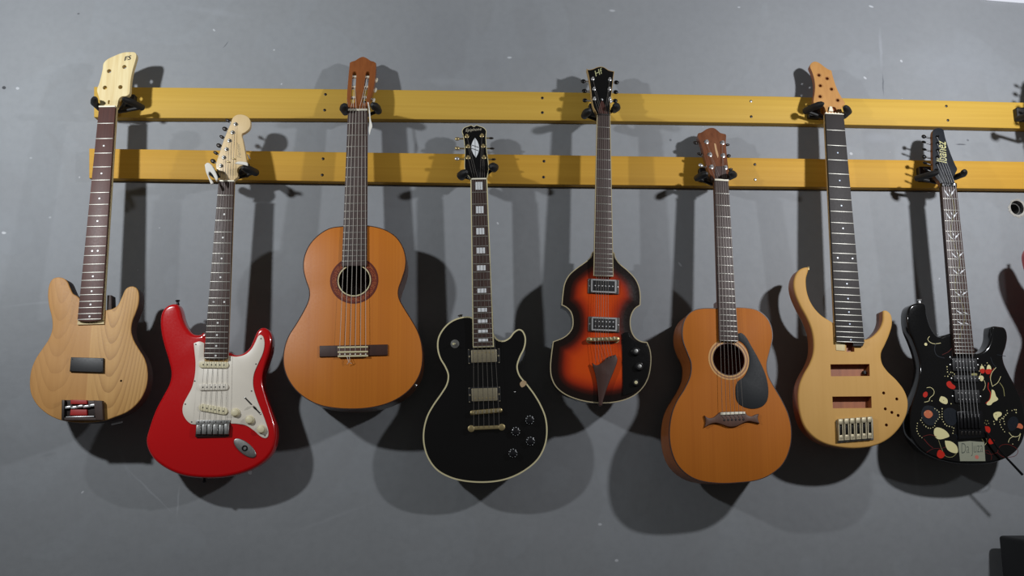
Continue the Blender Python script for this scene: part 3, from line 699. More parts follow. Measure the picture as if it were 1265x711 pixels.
for side, lst in ((-1, lr), (1, rrr)):
    for i, c in enumerate(lst):
        q = HF.p(*c, -.008)
        g.part(MB().tube([(q.x - .0085, q.y, -.009), (q.x + .0085, q.y, -.009)], .0045, 12), 'string_roller', M_['bone'], head, F=HF)
        edge = q.x + side * (.016 if side > 0 else .0125)
        by = q.y - .003
        g.part(MB().tube([(edge, q.y, -.010), (edge + side*.006, by, -.016)], .003, 8).lathe((edge, q.y, -.010), (side, 0, 0), [(.006, -.003), (.006, 0), (.003, .001)], 14), 'tuner_gear', M_['steel'], head, F=HF)
        g.part(MB().blob((edge + side*.0085 if side > 0 else edge - .004, by, -.019 - (.006 if side < 0 else 0)), (.0042, .0085, .0055), 8, rot=Matrix.Rotation(math.radians(-18), 3, 'Z')), 'tuner_button', M_['bone'] if side > 0 else M_['steel'], head, F=HF)
g.nut(d=.006)
posts = [lr[2], lr[1], lr[0], rrr[0], rrr[1], rrr[2]]; posts = [lr[2], lr[1], lr[0], rrr[0], rrr[1], rrr[2]]
g.strings([g.post3(HF, p_, -.004) for p_ in posts], z([(236,472)])[0], z([(331,472)])[0], .0018, .011, r=.00055, m=M_['nylon'], tail=(z([(236,488)])[0], z([(331,488)])[0], .008))
bl = [q[:2] for q in trace(g.F, z([(162,464),(411,459),(411,499),(162,505)]), .004)]
bo = g.part(MB().slab(bl, 0, .005, bt=.0015), 'bridge', wood('bridge_rosewood', '#331b15', '#43261c', .5))
g.part(MB().slab([q[:2] for q in trace(g.F, z([(227,464),(340,462),(340,502),(227,504)]), .009)], .004, .0085, bt=.0008), 'tie_block', wood('tie_block_rosewood', '#4a2a1c', '#5a3524', .5), bo)
for y0 in (467, 484, 499):
    g.part(MB().slab([q[:2] for q in trace(g.F, z([(228,y0),(339,y0-2),(339,y0+4),(228,y0+6)]), .011)], .007, .0105 if y0 == 467 else .0095, bt=.0006), 'saddle' if y0 == 467 else 'tie_block_trim', M_['bind'], bo)
tl = MB()
for i in range(6):
    q = g.F.p(*z([(236 + i*19, 500)])[0], .009); tl.blob((q.x, q.y + .003, .0095), (.0022, .003, .0016), 5)
q = g.F.p(*z([(262,502)])[0], .009); r2 = g.F.p(*z([(280,530)])[0], .004); r3 = g.F.p(*z([(268,522)])[0], .012)
tl.tube([(q.x, q.y, .009), (r3.x, r3.y, .012), (r2.x, r2.y, .006)], .0008, 6).tube([(q.x + .006, q.y, .009), (r3.x + .004, r3.y + .003, .014), (r3.x - .004, r3.y - .006, .008)], .0007, 6)
g.part(tl, 'string_knots', M_['nylon'], bo)
ep = g.F.p(*z([(508,607)])[0], -.05)
g.part(MB().lathe((ep.x - .003, ep.y + .003, -.05), (.8, -.6, 0), [(.004, 0), (.003, .006), (.006, .009), (.005, .012)], 14), 'end_pin', M_['steel'])
tg = smooth(trace(g.F, zh([(383,470,1),(392,470),(405,540),(412,620),(425,680),(412,715),(402,760,1),(395,720),(400,650),(398,600),(394,540)]), .02), 4)
g.part(MB().slab(tg, .019, .0198), 'paper_tag', M_['paper'])
hanger('black hanger holding the orange-topped classical guitar', (446, 133), (426.5, 130), (459.5, 129), g, pr=.0105)

# ================================================================== 4: black single cutaway
z = Z(510, 380, 3.232); zh = Z(530, 145, 7.11)
g = G('electric_guitar', 'black single-cutaway electric guitar with cream binding and gold hardware', 'guitar', (600, 510), (592, 221), .115)
out = smooth(trace(g.F, z([(233,37),(190,38),(150,55),(120,84),(101,120),(98,160),(108,200),(128,235),(140,268),(134,305),(110,345),(80,388),(56,433),(42,490),(43,545),(60,600),(95,647),(145,676),(200,691),(270,697),(340,692),(400,675),(455,645),(500,605),(527,555),(537,500),(532,440),(513,390),(487,345),(457,305),(428,270),(418,235),(428,198),(446,160),(451,122),(441,94),(425,85),(405,95),(385,119),(360,131),(335,123),(312,90)])))
dome = lambda x, y: .0
def arch(loop, hmax, width):
    L = ccw(loop); L = L[::2]
    def f(x, y):
        d = min(1.0, max(0.0, edge_dist(x, y, L) / width)); return hmax * (d * d * (3 - 2 * d))
    return f
g.part(MB().slab(out, -.050, -.004, bb=.006, bt=.002, grid=.011, height=arch(out, .0038, .05)), 'body', M_['black'])
g.part(MB().ring(out, -.0008, .0030, -.010, -.0032), 'body_binding', M_['bind'])
g.fretboard(*zh([(372,545),(503,545)]), *z([(243,153),(320,153)]), .016, .002, M_['rose2'], 22, fw=.002)
g.board_binding(M_['bind'], .0026)
for i in (1,3,5,7,9,12,15,17,19,21):
    v = g.mid(i); l, r = g.uat(v); c = (l + r)/2; ww = (r - l) * .5; hh = (g.fv(i-1) - g.fv(i)) * .62
    g.inlay(rrect(c, v, ww, hh, .0006), M_['pearl'], name='block_inlay')
g.neck(M_['black'], g.F.p(*z([(290,90)])[0]).y - .04, .006, .017, heel=(g.F.p(*z([(290,20)])[0]).y, .04, .022), extra=.002)
HF = g.F.sub(g.vn, .013, math.radians(-13))
ho = smooth(trace(HF, zh([(366,548,1),(352,520),(325,490),(312,440),(312,380),(315,300),(309,220),(299,155),(290,122),(306,92),(345,76),(372,68),(394,80),(415,68),(442,76),(480,90),(503,118),(500,160),(502,220),(508,300),(518,370),(524,440),(516,500),(507,548,1)])), 5)
head = g.part(MB().slab(ho, -.015, 0, bt=.001, bb=.001), 'headstock', M_['black'], F=HF)
g.part(MB().ring(ho, -.0004, .0012, -.004, .0003), 'headstock_binding', M_['bind'], head, F=HF)
d = smooth(trace(HF, zh([(404,178,1),(425,210),(440,262),(432,310),(412,352,1),(385,312),(370,262),(384,210)]), .0004), 5)
g.part(MB().slab(d, -.0005, .0004), 'diamond_inlay', M_['pearl'], head, F=HF)
g.part(MB().slab([q[:2] for q in trace(HF, zh([(376,240),(438,262),(438,268),(376,246)]))], .0004, .0006).slab([q[:2] for q in trace(HF, zh([(372,268),(434,290),(434,296),(372,274)]))], .0004, .0006).slab([q[:2] for q in trace(HF, zh([(402,185),(405,185),(409,345),(406,345)]))], .0004, .0006), 'inlay_line', M_['blackp'], head, F=HF)
g.part(MB().text('Epiphone', HF, zh([(322,124)])[0], zh([(462,112)])[0], .0005, 1.15, .35, bold=0), 'logo_text', mat('dim_gilt', '#b8b09a', .5), head, F=HF)
pl = [(343,352),(343,255),(333,165),(465,160),(475,252),(482,350)]; bt_ = [(246,362),(248,270),(248,188),(545,182),(552,272),(565,368)]
for i, (p_, b2) in enumerate(zip(pl, bt_)): g.tuner(HF, zh([p_])[0], zh([b2])[0], M_['gold'], head, mb=(M_['chrome'] if i == 0 else M_['gold']) if i < 3 else M_['darkm'], bsize=(.0075, .0055 if i < 3 else .0028, .004))
g.part(MB().slab(smooth(trace(HF, zh([(425,530,1),(420,480),(435,450),(455,480),(458,530,1)])), 4), 0, .002, bt=.0006), 'truss_cover', M_['blackp'], head, F=HF)
g.nut(d=.004)
g.strings([g.post3(HF, zh([p_])[0], .005) for p_ in pl], z([(243,413)])[0], z([(343,405)])[0], .0015, .018, r=.0004, tail=(z([(243,480)])[0], z([(345,476)])[0], .013))
def humbucker(g, c, cov, ringsz, w, mc, mring, rot=0, poles=1, side=1):
    q = g.F.p(*c, w + .006); ro = math.radians(rot)
    rg = g.part(MB().slab(rrect(q.x, q.y, ringsz[0], ringsz[1], .003, ro), w - .006, w + .002, bt=.001), 'pickup_ring', mring)
    cv = g.part(MB().slab(rrect(q.x, q.y, cov[0], cov[1], .002, ro), w, w + .006, bt=.001), 'pickup', mc)
    for i in range(6):
        x = (i/5 - .5) * .049; Y = side * cov[1] * .27
        g.part(MB().lathe((q.x + x*math.cos(ro) - Y*math.sin(ro), q.y + x*math.sin(ro) + Y*math.cos(ro), w + .0055), (0, 0, 1), [(.0019, 0), (.0019, .0008), (.001, .001)], 10), 'pole_piece', M_['gold'], cv)
    for sx in (-1, 1):
        for sy in (-1, 1): 
            X, Y = sx * (ringsz[0]/2 - .0028), sy * (ringsz[1]/2 - .0028)
            g.part(MB().lathe((q.x + X, q.y + Y, w + .0018), (0, 0, 1), [(.0016, 0), (.0016, .0006), (.0008, .0008)], 8), 'screw', M_['nickel'], rg)
        g.part(MB().lathe((q.x + sx * (ringsz[0]/2 - .004), q.y, w + .0018), (0, 0, 1), [(.0026, 0), (.0026, .001), (.001, .0012)], 10), 'screw', M_['nickel'], rg)
    return cv
humbucker(g, z([(284,192)])[0], (.068, .0345), (.086, .042), .001, M_['nickel'], M_['blackp'])
humbucker(g, z([(286,346)])[0], (.068, .0345), (.086, .042), .001, M_['nickel'], M_['blackp'], side=-1)
def bar(g, a, b2, w, wd, h, m, name):
    A = g.F.p(*a, w + h); B = g.F.p(*b2, w + h); d = B - A
    return g.part(MB().slab(rrect((A.x+B.x)/2, (A.y+B.y)/2, d.length, wd, wd*.49, math.atan2(d.y, d.x), 6), w, w + h, bt=wd*.22), name, m)
bo = bar(g, z([(228,419)])[0], z([(358,408)])[0], .003, .0125, .010, M_['gold'], 'bridge')
for c in ((237,419),(348,409)): 
    q = g.F.p(*z([c])[0], .014); g.part(MB().lathe((q.x, q.y, -.001), (0, 0, 1), [(.006, 0), (.006, .003), (.0035, .003), (.0035, .015), (.002, .0155)], 16), 'bridge_post', M_['gold'], bo)
for i in range(6):
    q = g.F.p(*z([(252 + i*17.5, 417.5 - i*1.6)])[0], .014); g.part(MB().slab(rrect(q.x, q.y, .005, .009, .0008), .012, .0142, bt=.0006), 'saddle', M_['nickel'], bo)
to = bar(g, z([(222,481)])[0], z([(368,475)])[0], .002, .0105, .010, M_['gold'], 'stop_tailpiece')
for c in ((233,482),(355,476)):
    q = g.F.p(*z([c])[0], .013); g.part(MB().lathe((q.x, q.y, -.001), (0, 0, 1), [(.0075, 0), (.0075, .004), (.0088, .006), (.0088, .0135), (.006, .0145)], 20), 'tailpiece_post', M_['gold'], to)
amb = mat('black_knob', '#17171a', .22, 0, .5)
for c in ((467,447),(411,493),(470,532),(400,580)):
    q = g.F.p(*z([c])[0], .010)
    kb = g.part(MB().lathe((q.x, q.y, -.001), (0, 0, 1), [(.0125, 0), (.0125, .003), (.0105, .006), (.0095, .015), (.008, .016)], 28), 'knob', amb)
    for k in range(10):
        a = 2*math.pi*k/10 + .2; g.part(MB().slab(rrect(q.x + .0108*math.cos(a), q.y + .0108*math.sin(a), .0012, .003, .0004, a), .0052, .0062), 'knob_mark', M_['pearl'], kb)
q = g.F.p(*z([(168,143)])[0], .004)
ts = g.part(MB().lathe((q.x, q.y, -.001), (0, 0, 1), [(.0115, 0), (.0115, .002), (.006, .0025), (.006, .004)], 24), 'toggle_switch', M_['steel'])
g.part(MB().tube([(q.x, q.y, .003), (q.x - .003, q.y - .001, .012), (q.x - .004, q.y - .002, .018)], [.002, .0028, .003], 10), 'switch_tip', M_['bind'], ts)
g.part(MB().slab(smooth(trace(g.F, z([(428,300),(440,290),(453,295),(450,308),(437,317),(430,312)])), 3), -.0035, -.0012), 'chipped_finish', mat('bare_wood_chip', '#b59a76', .8))
g.part(MB().lathe((*g.F.p(*z([(407,336)])[0]), -.002), (0, 0, 1), [(.002, 0), (.002, .003), (.001, .0035)], 10), 'pickguard_screw', M_['steel'])
sb = g.F.p(*z([(192,36)])[0], -.02)
g.part(MB().lathe((sb.x, sb.y - .004, -.02), (-.2, 1, 0), [(.006, 0), (.004, .003), (.0045, .006), (.0075, .008), (.006, .010)], 16), 'strap_button', M_['steel'])
hanger('black hanger holding the black single-cutaway electric guitar', (590, 212), (576.5, 212), (606.5, 205), g, pr=.011, sl=(.003, .013), sr=(-.002, .013), ol=.018, orr=.012)

# ================================================================== 5: violin-shaped sunburst
z = Z(670, 300, 3.467); zh = Z(690, 75, 7.11)
g = G('electric_guitar', 'violin-shaped electric guitar in red-orange sunburst with cream binding', 'guitar', (742, 420), (745.3, 142), .132, lean=1.6)
out = smooth(trace(g.F, z([(218,36),(208,58),(185,80),(150,105),(116,135),(96,172),(88,220),(84,264,1),(105,275),(123,295),(131,325),(129,360),(113,386),(88,405),(47,421,1),(40,470),(35,530),(40,575),(60,615),(95,645),(140,665),(190,678),(245,684),(300,682),(355,670),(400,648),(436,612),(458,565),(467,500),(462,455),(450,424,1),(424,420),(400,405),(384,378),(378,345),(381,312),(396,282),(420,264,1),(421,225),(415,185),(398,150),(365,115),(332,87),(314,62),(305,38),(262,36)])))
sbm = mat('sunburst_finish', '#c24a10', .22, 0, .6); nt = sbm.node_tree; at = nt.nodes.new('ShaderNodeAttribute'); at.attribute_name = 'edge'
cr = nt.nodes.new('ShaderNodeValToRGB'); e = cr.color_ramp.elements; e[0].position = 0; e[0].color = lin('#120a08'); e[1].position = 1; e[1].color = lin('#cf4a0c')
for p_, c_ in ((.24, '#1a0c08'), (.38, '#4e150a'), (.55, '#a02c0c'), (.8, '#c8430c')): x = e.new(p_); x.color = lin(c_)
nt.links.new(at.outputs['Fac'], cr.inputs[0]); nt.links.new(cr.outputs[0], nt.nodes['Principled BSDF'].inputs['Base Color'])
oo = ccw(out)[::2]
def eattr(co):
    return min(1.0, edge_dist(co.x, co.y, oo) / .075) if co.z > -.0052 else 0.0
g.part(MB().slab(out, -.052, -.004, bb=.003, bt=.0015, grid=.007, height=arch(out, .0035, .05)), 'body', sbm, attr=eattr)
g.part(MB().ring(out, -.0008, .0017, -.010, -.0034), 'body_binding', mat('grayed_binding', '#b3a683', .4))
g.fretboard(*zh([(343,478),(449,478)]), *z([(222,139),(302,139)]), .013, .001, M_['rosegray'], 22, fw=.0022)
g.board_binding(mat('grayed_neck_binding', '#b3a683', .4), .0018)
g.neck(M_['mahog'], g.F.p(*z([(262,36)])[0]).y - .03, .004, .017, heel=(g.F.p(*z([(262,0)])[0]).y, .035, .019), extra=.0015)
HF = g.F.sub(g.vn, .010, math.radians(-12))
ho = smooth(trace(HF, zh([(338,478,1),(328,450),(310,415),(295,360),(286,285),(276,205),(263,130),(248,72,1),(262,80),(300,74),(340,58),(372,53),(402,60),(440,84),(488,95,1),(480,150),(472,230),(463,300),(455,360),(451,420),(455,478,1)])), 5)
head = g.part(MB().slab(ho, -.015, 0, bt=.0008, bb=.001), 'headstock', M_['black'], F=HF)
g.part(MB().ring(ho, -.0006, .0010, -.013, .0002), 'headstock_binding', mat('amber_binding', '#a98d5e', .45), head, F=HF)
g.part(MB().slab(smooth(trace(HF, zh([(345,470,1),(350,430),(362,385),(382,355),(402,385),(425,430),(432,470,1)])), 4), 0, .002, bt=.0005), 'truss_cover', wood('truss_cover_wood', '#3f241e', '#50302a', .5), head, F=HF)
g.part(MB().lathe((*HF.p(*zh([(382,341)])[0]), .0), (0, 0, 1), [(.003, 0), (.003, .002), (.001, .003)], 12), 'screw', M_['chrome'], head, F=HF)
g.part(MB().text('Hf', HF, zh([(328,138)])[0], zh([(408,100)])[0], .0005, 1.05, .45, bold=0), 'logo_text', mat('yellowed_logo', '#b3b384', .5), head, F=HF)
pl = [(315,335),(312,248),(300,160),(450,165),(447,248),(450,335)]; bt_ = [(232,348),(228,265),(218,180),(508,190),(502,275),(497,352)]
for p_, b2 in zip(pl, bt_): g.tuner(HF, zh([p_])[0], zh([b2])[0], M_['chrome'], head, mb=M_['blackm'], bsize=(.0075, .0068, .0045), pr=.003)
g.nut(M_['ebony'], d=.004)
g.strings([g.post3(HF, zh([p_])[0], .005) for p_ in pl], z([(228,412)])[0], z([(282,412)])[0], .0015,   .020, r=.0004, tail=(z([(228,515)])[0], z([(300,488)])[0], .014), n=6)
for cy, dx in ((184, 263), (347, 265)):
    q = g.F.p(*z([(dx, cy)])[0], .008)
    rg = g.part(MB().slab(rrect(q.x, q.y, .085, .041, .002), -.002, .003, bt=.001), 'pickup_ring', mat('pickup_plate', '#5a5552', .4, .4) if 'pickup_plate' not in bpy.data.materials else bpy.data.materials['pickup_plate'])
    fr_ = g.part(MB().ring(rrect(q.x, q.y, .069, .037, .003), 0, .0042, .002, .009), 'pickup_frame', M_['chrome'], rg)
    pk = g.part(MB().slab(rrect(q.x, q.y, .061, .029, .001), .002, .008, bt=.0006), 'pickup', M_['blackp'])
    for ry_ in ((0,) if cy < 300 else (-.0065, .0065)):
        for i in range(6): g.part(MB().lathe((q.x + (i/5-.5)*.048, q.y + ry_, .0078), (0, 0, 1), [(.0019, 0), (.0019, .0008), (.001, .001)], 10), 'pole_piece', M_['chrome'], pk)
    for sx in (-1, 1): g.part(MB().lathe((q.x + sx*.0388, q.y, .0028), (0, 0, 1), [(.002, 0), (.002, .001), (.001, .0012)], 10), 'screw', M_['chrome'], rg)
bo = bar(g, z([(192,413)])[0], z([(332,410)])[0], .001, .011, .014, M_['gold'], 'bridge')
for c in ((204,413),(320,411)):
    q = g.F.p(*z([c])[0], .014); g.part(MB().lathe((q.x, q.y, -.002), (0, 0, 1), [(.0085, 0), (.0085, .003), (.0035, .003), (.004, .018), (.002, .0185)], 18), 'bridge_wheel', M_['gold'], bo)
for i in range(6):
    q = g.F.p(*z([(222 + i*17, 414 - i*1.5)])[0], .016); g.part(MB().slab(rrect(q.x, q.y, .005, .008, .0008, .35), .0148, .0165, bt=.0005), 'saddle', M_['nickel'], bo)
tp = smooth(trace(g.F, z([(213,512,1),(232,522),(255,512),(280,488),(315,477,1),(322,500),(312,535),(298,570),(278,620),(262,670),(256,696,1),(243,697,1),(240,650),(235,600),(227,560),(218,530)]), .012), 5)
g.part(MB().slab(tp, .004, .011, bt=.002, bb=.001), 'tailpiece', wood('tailpiece_rosewood', '#36211b', '#482c24', .45, coat=.2))
te = g.F.p(*z([(249,684)])[0], 0)
g.part(MB().tube([(te.x, te.y + .01, .006), (te.x, te.y - .003, .004), (te.x, te.y - .005, -.02)], .0035, 8, flat=1), 'tailpiece_bracket', M_['darkm'])
cp = smooth(trace(g.F, z([(341,388,1),(355,382),(370,382,1),(376,400),(395,418),(425,428),(447,434,1),(455,455),(459,500),(454,550),(435,600),(398,635),(345,652,1)]), .002), 4)
co = g.part(MB().slab(cp, -.0045, .0022, bt=.0006), 'control_panel', M_['black'])
clear = mat('smoke_knob', '#2a2a2b', .15, .2, .6)
for c, r in (((400,463), .0125), ((415,528), .0125), ((400,597), .0105)):
    q = g.F.p(*z([c])[0], .010)
    kb = g.part(MB().lathe((q.x, q.y, .0022), (0, 0, 1), [(r, 0), (r, .003), (r*.82, .006), (r*.78, .011), (r*.7, .012)], 28), 'knob', clear)
    g.part(MB().lathe((q.x, q.y, .014), (0, 0, 1), [(r*.42, 0), (r*.42, .0007), (r*.3, .001)], 20), 'knob_cap', M_['bind'] if c[1] == 597 else M_['steel'], kb)
sw = g.F.p(*z([(322,560)])[0], .003)
hanger('black hanger holding the violin-shaped sunburst electric guitar', (735, 136), (728.7, 136), (760.3, 130), g, pr=.0105, sl=(.004, .014), sr=(-.002, .014))

# ================================================================== 6: steel-string acoustic
z = Z(800, 360, 2.96); zh = Z(820, 150, 7.11)
g = G('acoustic_guitar', 'orange-brown steel-string acoustic guitar with black teardrop pickguard', 'guitar', (901, 490), (891.5, 222), .156, yaw=1.0, lean=4)
spr = wood('aged_spruce_top', '#b86c20', '#a85e1a', .6, coat=0, spec=.2, sx=200, sy=1.0, contrast=.7)
sd6 = wood('amber_brown_side', '#b0652a', '#8f4c1e', .45, coat=.15, sx=60, sy=2)
out = smooth(trace(g.F, z([(262,61),(200,61),(162,72),(137,100),(127,140),(130,182),(146,225),(159,262),(156,308),(135,355),(106,402),(88,450),(80,510),(85,570),(105,625),(142,666),(190,690),(260,700),(330,698),(400,689),(450,668),(494,630),(520,572),(526,510),(515,450),(490,395),(461,345),(441,305),(436,265),(446,220),(457,170),(453,130),(436,95),(402,68),(362,59),(310,58)])))
hc2 = trace(g.F, z([(297,247)]))[0]; rr = (g.F.p(*z([(354,247)])[0]) - Vector(hc2)).length
g.part(MB().slab(out, -.100, -.0025, bb=.003, top=False), 'back_and_sides', sd6)
g.part(MB().slab(out, -.0025, 0, bt=.0012, holes=[circle(hc2[0], hc2[1], rr, 48)], seg=2), 'soundboard', spr)
g.part(MB().ring(out, -.0006, .0014, -.005, .0003), 'edge_binding', mat('dark_edge', '#3a2015', .4))
for a, b2, m_ in ((1.0, 1.05, mat('rosette_dark_line', '#5c3214', .4)), (1.05, 1.13, mat('rosette_tan', '#c99a52', .4)), (1.13, 1.22, mat('rosette_brown', '#8a5220', .4)), (1.22, 1.31, mat('rosette_gold', '#c48f45', .4))):
    g.part(MB().ring(circle(hc2[0], hc2[1], rr * b2, 56), 0, rr * (b2 - a), -.0005, .0003), 'rosette', m_)
pg6 = smooth(trace(g.F, z([(331,153,1),(343,151),(360,166),(378,197),(405,245),(430,300),(441,350),(438,395),(418,420),(380,428),(342,416),(325,395),(322,350),(330,328),(350,312),(366,285),(372,250),(366,215),(350,190),(333,178,1)]), .001), 5)
g.part(MB().slab(pg6, .0003, .0014, bt=.0005), 'pickguard', M_['pick'])
g.fretboard(*zh([(447,522),(569,522)]), *z([(263,179),(331,180)]), .0085, .0004, M_['rosegray'], 20, fw=.002)
g.neck(M_['mahog'], g.F.p(*z([(290,62)])[0]).y - .002, .0004, .017, heel=(g.F.p(*z([(290,22)])[0]).y, .085, .013), extra=.0006)
HF = g.F.sub(g.vn, .004, math.radians(-13))
ho = smooth(trace(HF, zh([(446,520,1),(438,498),(418,475),(395,435),(378,390),(364,340),(350,280),(331,210),(312,165),(298,128),(303,103),(325,97),(345,86),(375,66),(412,55),(445,58),(478,82),(495,97),(520,105),(545,113),(548,145),(545,180),(550,240),(556,310),(562,370),(571,425),(567,470),(569,520,1)])), 4)
head = g.part(MB().slab(ho, -.016, 0, bt=.001, bb=.001), 'headstock', wood('dark_rosewood_head', '#7a4a30', '#57301c', .4, coat=.4, sx=120, sy=4, contrast=1.3), F=HF)
g.part(MB().slab(smooth(trace(HF, zh([(456,512,1),(450,440),(458,395,1),(528,395,1),(545,440),(553,512,1)])), 4), 0, .0022, bt=.0006), 'truss_cover', wood('gray_cover', '#473633', '#54423d', .55), head, F=HF)
g.part(MB().slab(smooth(trace(HF, zh([(442,192,1),(455,196),(466,240),(480,300),(474,322,1),(458,280),(448,235)])), 4), -.0002, .0005), 'logo', mat('pale_inlay', '#bf9a72', .4), head, F=HF)
pl = [(418,400),(405,292),(375,180),(515,188),(520,300),(540,405)]; bt_ = [(325,385),(315,285),(280,187),(557,205),(568,302),(585,420)]
for i, (p_, b2) in enumerate(zip(pl, bt_)): g.tuner(HF, zh([p_])[0], zh([b2])[0], M_['chrome'], head, mb=M_['chrome'] if i == 0 else M_['darkm'], bsize=(.0075, .0058 if i % 2 == 0 else .004, .004), pr=.004)
g.nut(d=.0055)
g.strings([g.post3(HF, zh([p_])[0], .005) for p_ in pl], z([(273,447)])[0], z([(350,447)])[0], .0015, .012, r=.0005, tail=(z([(280,468)])[0], z([(350,466)])[0], .006))
bl = smooth(trace(g.F, z([(208,452,1),(222,461),(240,459),(255,448),(266,440),(310,438),(355,438),(364,450),(378,455),(396,448),(407,446,1),(404,465),(410,482,1),(392,478),(370,474),(350,480),(325,492),(298,494),(272,486),(250,480),(230,484),(209,496,1),(213,475)]), .006), 4)
bo = g.part(MB().slab(bl, 0, .007, bt=.002), 'bridge', wood('bridge_brown', '#5f3d2c', '#4a2d20', .5))
g.part(MB().slab([q[:2] for q in trace(g.F, z([(268,441),(357,438),(358,447),(268,451)]), .010)], .006, .010, bt=.001), 'saddle', M_['bone'], bo)
for i in range(6):
    q = g.F.p(*z([(281 + i*14, 469 - i*.5)])[0], .008); g.part(MB().lathe((q.x, q.y, .006), (0, 0, 1), [(.0022, 0), (.0026, .002), (.0015, .003)], 12), 'bridge_pin', M_['blackp'], bo)
hanger('black hanger holding the orange-brown acoustic guitar', (871, 215.5), (873.5, 214), (902, 213), g, pr=.0095, orr=.020)

# ================================================================== 7: six-string bass body
z = Z(960, 320, 2.962); zh = Z(960, 65, 7.11)
g = G('bass_guitar', 'unstrung natural maple bass with long horns and two empty pickup cavities', 'guitar', (1052, 480), (1031.2, 140), .135, lean=3)
top7 = wood('pale_satin_maple_top', '#cda05a', '#c2944e', .6, coat=0, spec=.3, sx=120, sy=3, contrast=.6)
sd7 = wood('reddish_brown_side', '#a8653a', '#8c4f2c', .45, coat=.2, sx=90, sy=3)
out = smooth(trace(g.F, z([(212,236),(190,222),(165,206),(141,182),(122,152),(110,115),(107,72),(114,45),(116,31),(98,30),(78,42),(65,65),(61,95),(68,130),(86,172),(108,212),(126,255),(134,300),(132,345),(118,385),(98,420),(82,460),(77,505),(83,560),(101,612),(136,652),(180,676),(240,689),(300,691),(360,681),(410,656),(450,615),(475,567),(480,520),(466,478),(437,440),(406,410),(386,380),(382,345),(395,315),(411,278),(422,238),(419,205),(405,189),(390,188),(388,200),(387,225),(377,252),(358,275),(338,289),(318,293),(270,280)])))
cav = lambda a, b2: [q[:2] for q in trace(g.F, z([(a[0], a[1]), (b2[0], a[1]-1), (b2[0]+1, b2[1]), (a[0]+2, b2[1]+1)]))]
bl_ = [(cav((195,384),(338,427)), -.022), (cav((202,502),(345,544)), -.022), (cav((252,306),(282,338)), -.012)]
for c in ((390,489),(438,511),(396,547),(420,560),(443,571),(400,606)): bl_.append((circle(*trace(g.F, z([c]))[0][:2], .0042, 14), -.03))
g.part(MB().slab(out, -.046, 0, bt=.005, bb=.006, seg=4, m=0, mside=1, blind=bl_), 'body', [top7, sd7])
q = g.F.p(*z([(322,414)])[0], -.012); g.part(MB().slab(rrect(q.x - .001, q.y, .007, .010, .002), -.022, -.010, bt=.001), 'cavity_foam', M_['rubber'])
g.fretboard(*zh([(425,540),(586,540)]), *z([(217,301),(320,305)]), .011, .004, M_['ebony'], 24, fw=.002)
g.part(MB().slab([q[:2] for q in trace(g.F, z([(280,301),(320,303),(314,318),(278,318)]), .008)], 0, .008, bt=.001), 'fretboard_end', M_['ebony'], g.board)
g.dots([3,5,7,9,12,15,17,19,21,24], r=.0022, off=.02, dsp=.3, m=mat('blue_pearl_dot', '#b8c6da', .3))
g.neck(M_['maple2'], g.F.p(*z([(270,260)])[0]).y - .02, .004, .017, heel=(g.F.p(*z([(270,180)])[0]).y, .02, .036), extra=.0008)
g.part(MB().slab([q[:2] for q in trace(g.F, z([(214,303),(248,304),(248,335),(216,333)]), .001)], 0, .0014, bt=.0004), 'neck_end', M_['maple'])
HF = g.F.sub(g.vn, .003, math.radians(-8))
ho = smooth(trace(HF, zh([(428,530,1),(425,505),(408,470),(375,462),(345,462),(322,440),(322,400),(330,350),(333,290),(325,225),(306,165),(288,118),(300,92),(325,78),(352,80),(380,95),(415,122),(450,145),(478,155,1),(486,190),(500,240),(520,300),(548,360),(585,420),(598,445),(575,470),(566,500),(584,530,1)])), 5)
hb = [circle(*trace(HF, zh([c]))[0][:2], .0052, 16) for c in ((368,198),(440,227),(380,290),(478,320),(378,385),(533,418))]
h7 = wood('satin_brown_maple_head', '#c08e52', '#b07e48', .45, coat=.2, sx=130, sy=5)
ar = smooth(trace(HF, zh([(468,520,1),(470,490),(490,475),(515,485),(522,520,1)])), 4)
head = g.part(MB().slab(ho, -.016, 0, bt=.0012, bb=.001, m=0, mside=1, holes=hb, blind=[(ar, -.007)]), 'headstock', [h7, sd7], F=HF)
for c in ((368,198),(440,227),(380,290),(478,320),(378,385),(533,418)):
    q = HF.p(*zh([c])[0]); g.part(MB().ring(circle(q.x + .0006, q.y, .0074, 22), 0, .0006, -.0002, .0003), 'washer_mark', mat('washer_mark', '#7d5030', .6) if 'washer_mark' not in bpy.data.materials else bpy.data.materials['washer_mark'], head, F=HF)
nb = MB().slab([(g.nl.x, g.vn), (g.nr.x, g.vn), (g.nr.x, g.vn + .003), (g.nl.x, g.vn + .003)], .004, .0115)
for i in range(6):
    x = g.nl.x + (g.nr.x - g.nl.x) * (i + .08) / 6; nb.slab([(x, g.vn + .002), (x + .0038, g.vn + .002), (x + .003, g.vn + .0058), (x + .0006, g.vn + .0055)], .004, .012, bt=.0006)
bn = g.part(nb, 'broken_nut', M_['bone'])
g.part(MB().slab([q[:2] for q in trace(HF, zh([(448,520),(455,480),(475,482),(488,522)]))], -.002, .006, bt=.001), 'nut_splinter', M_['bone'], bn, F=HF)
bx = [q[:2] for q in trace(g.F, z([(217,590),(350,582),(354,660),(222,672)]), .003)]
bo = g.part(MB().slab(bx, 0, .003, bt=.0006), 'bridge', M_['steel'])
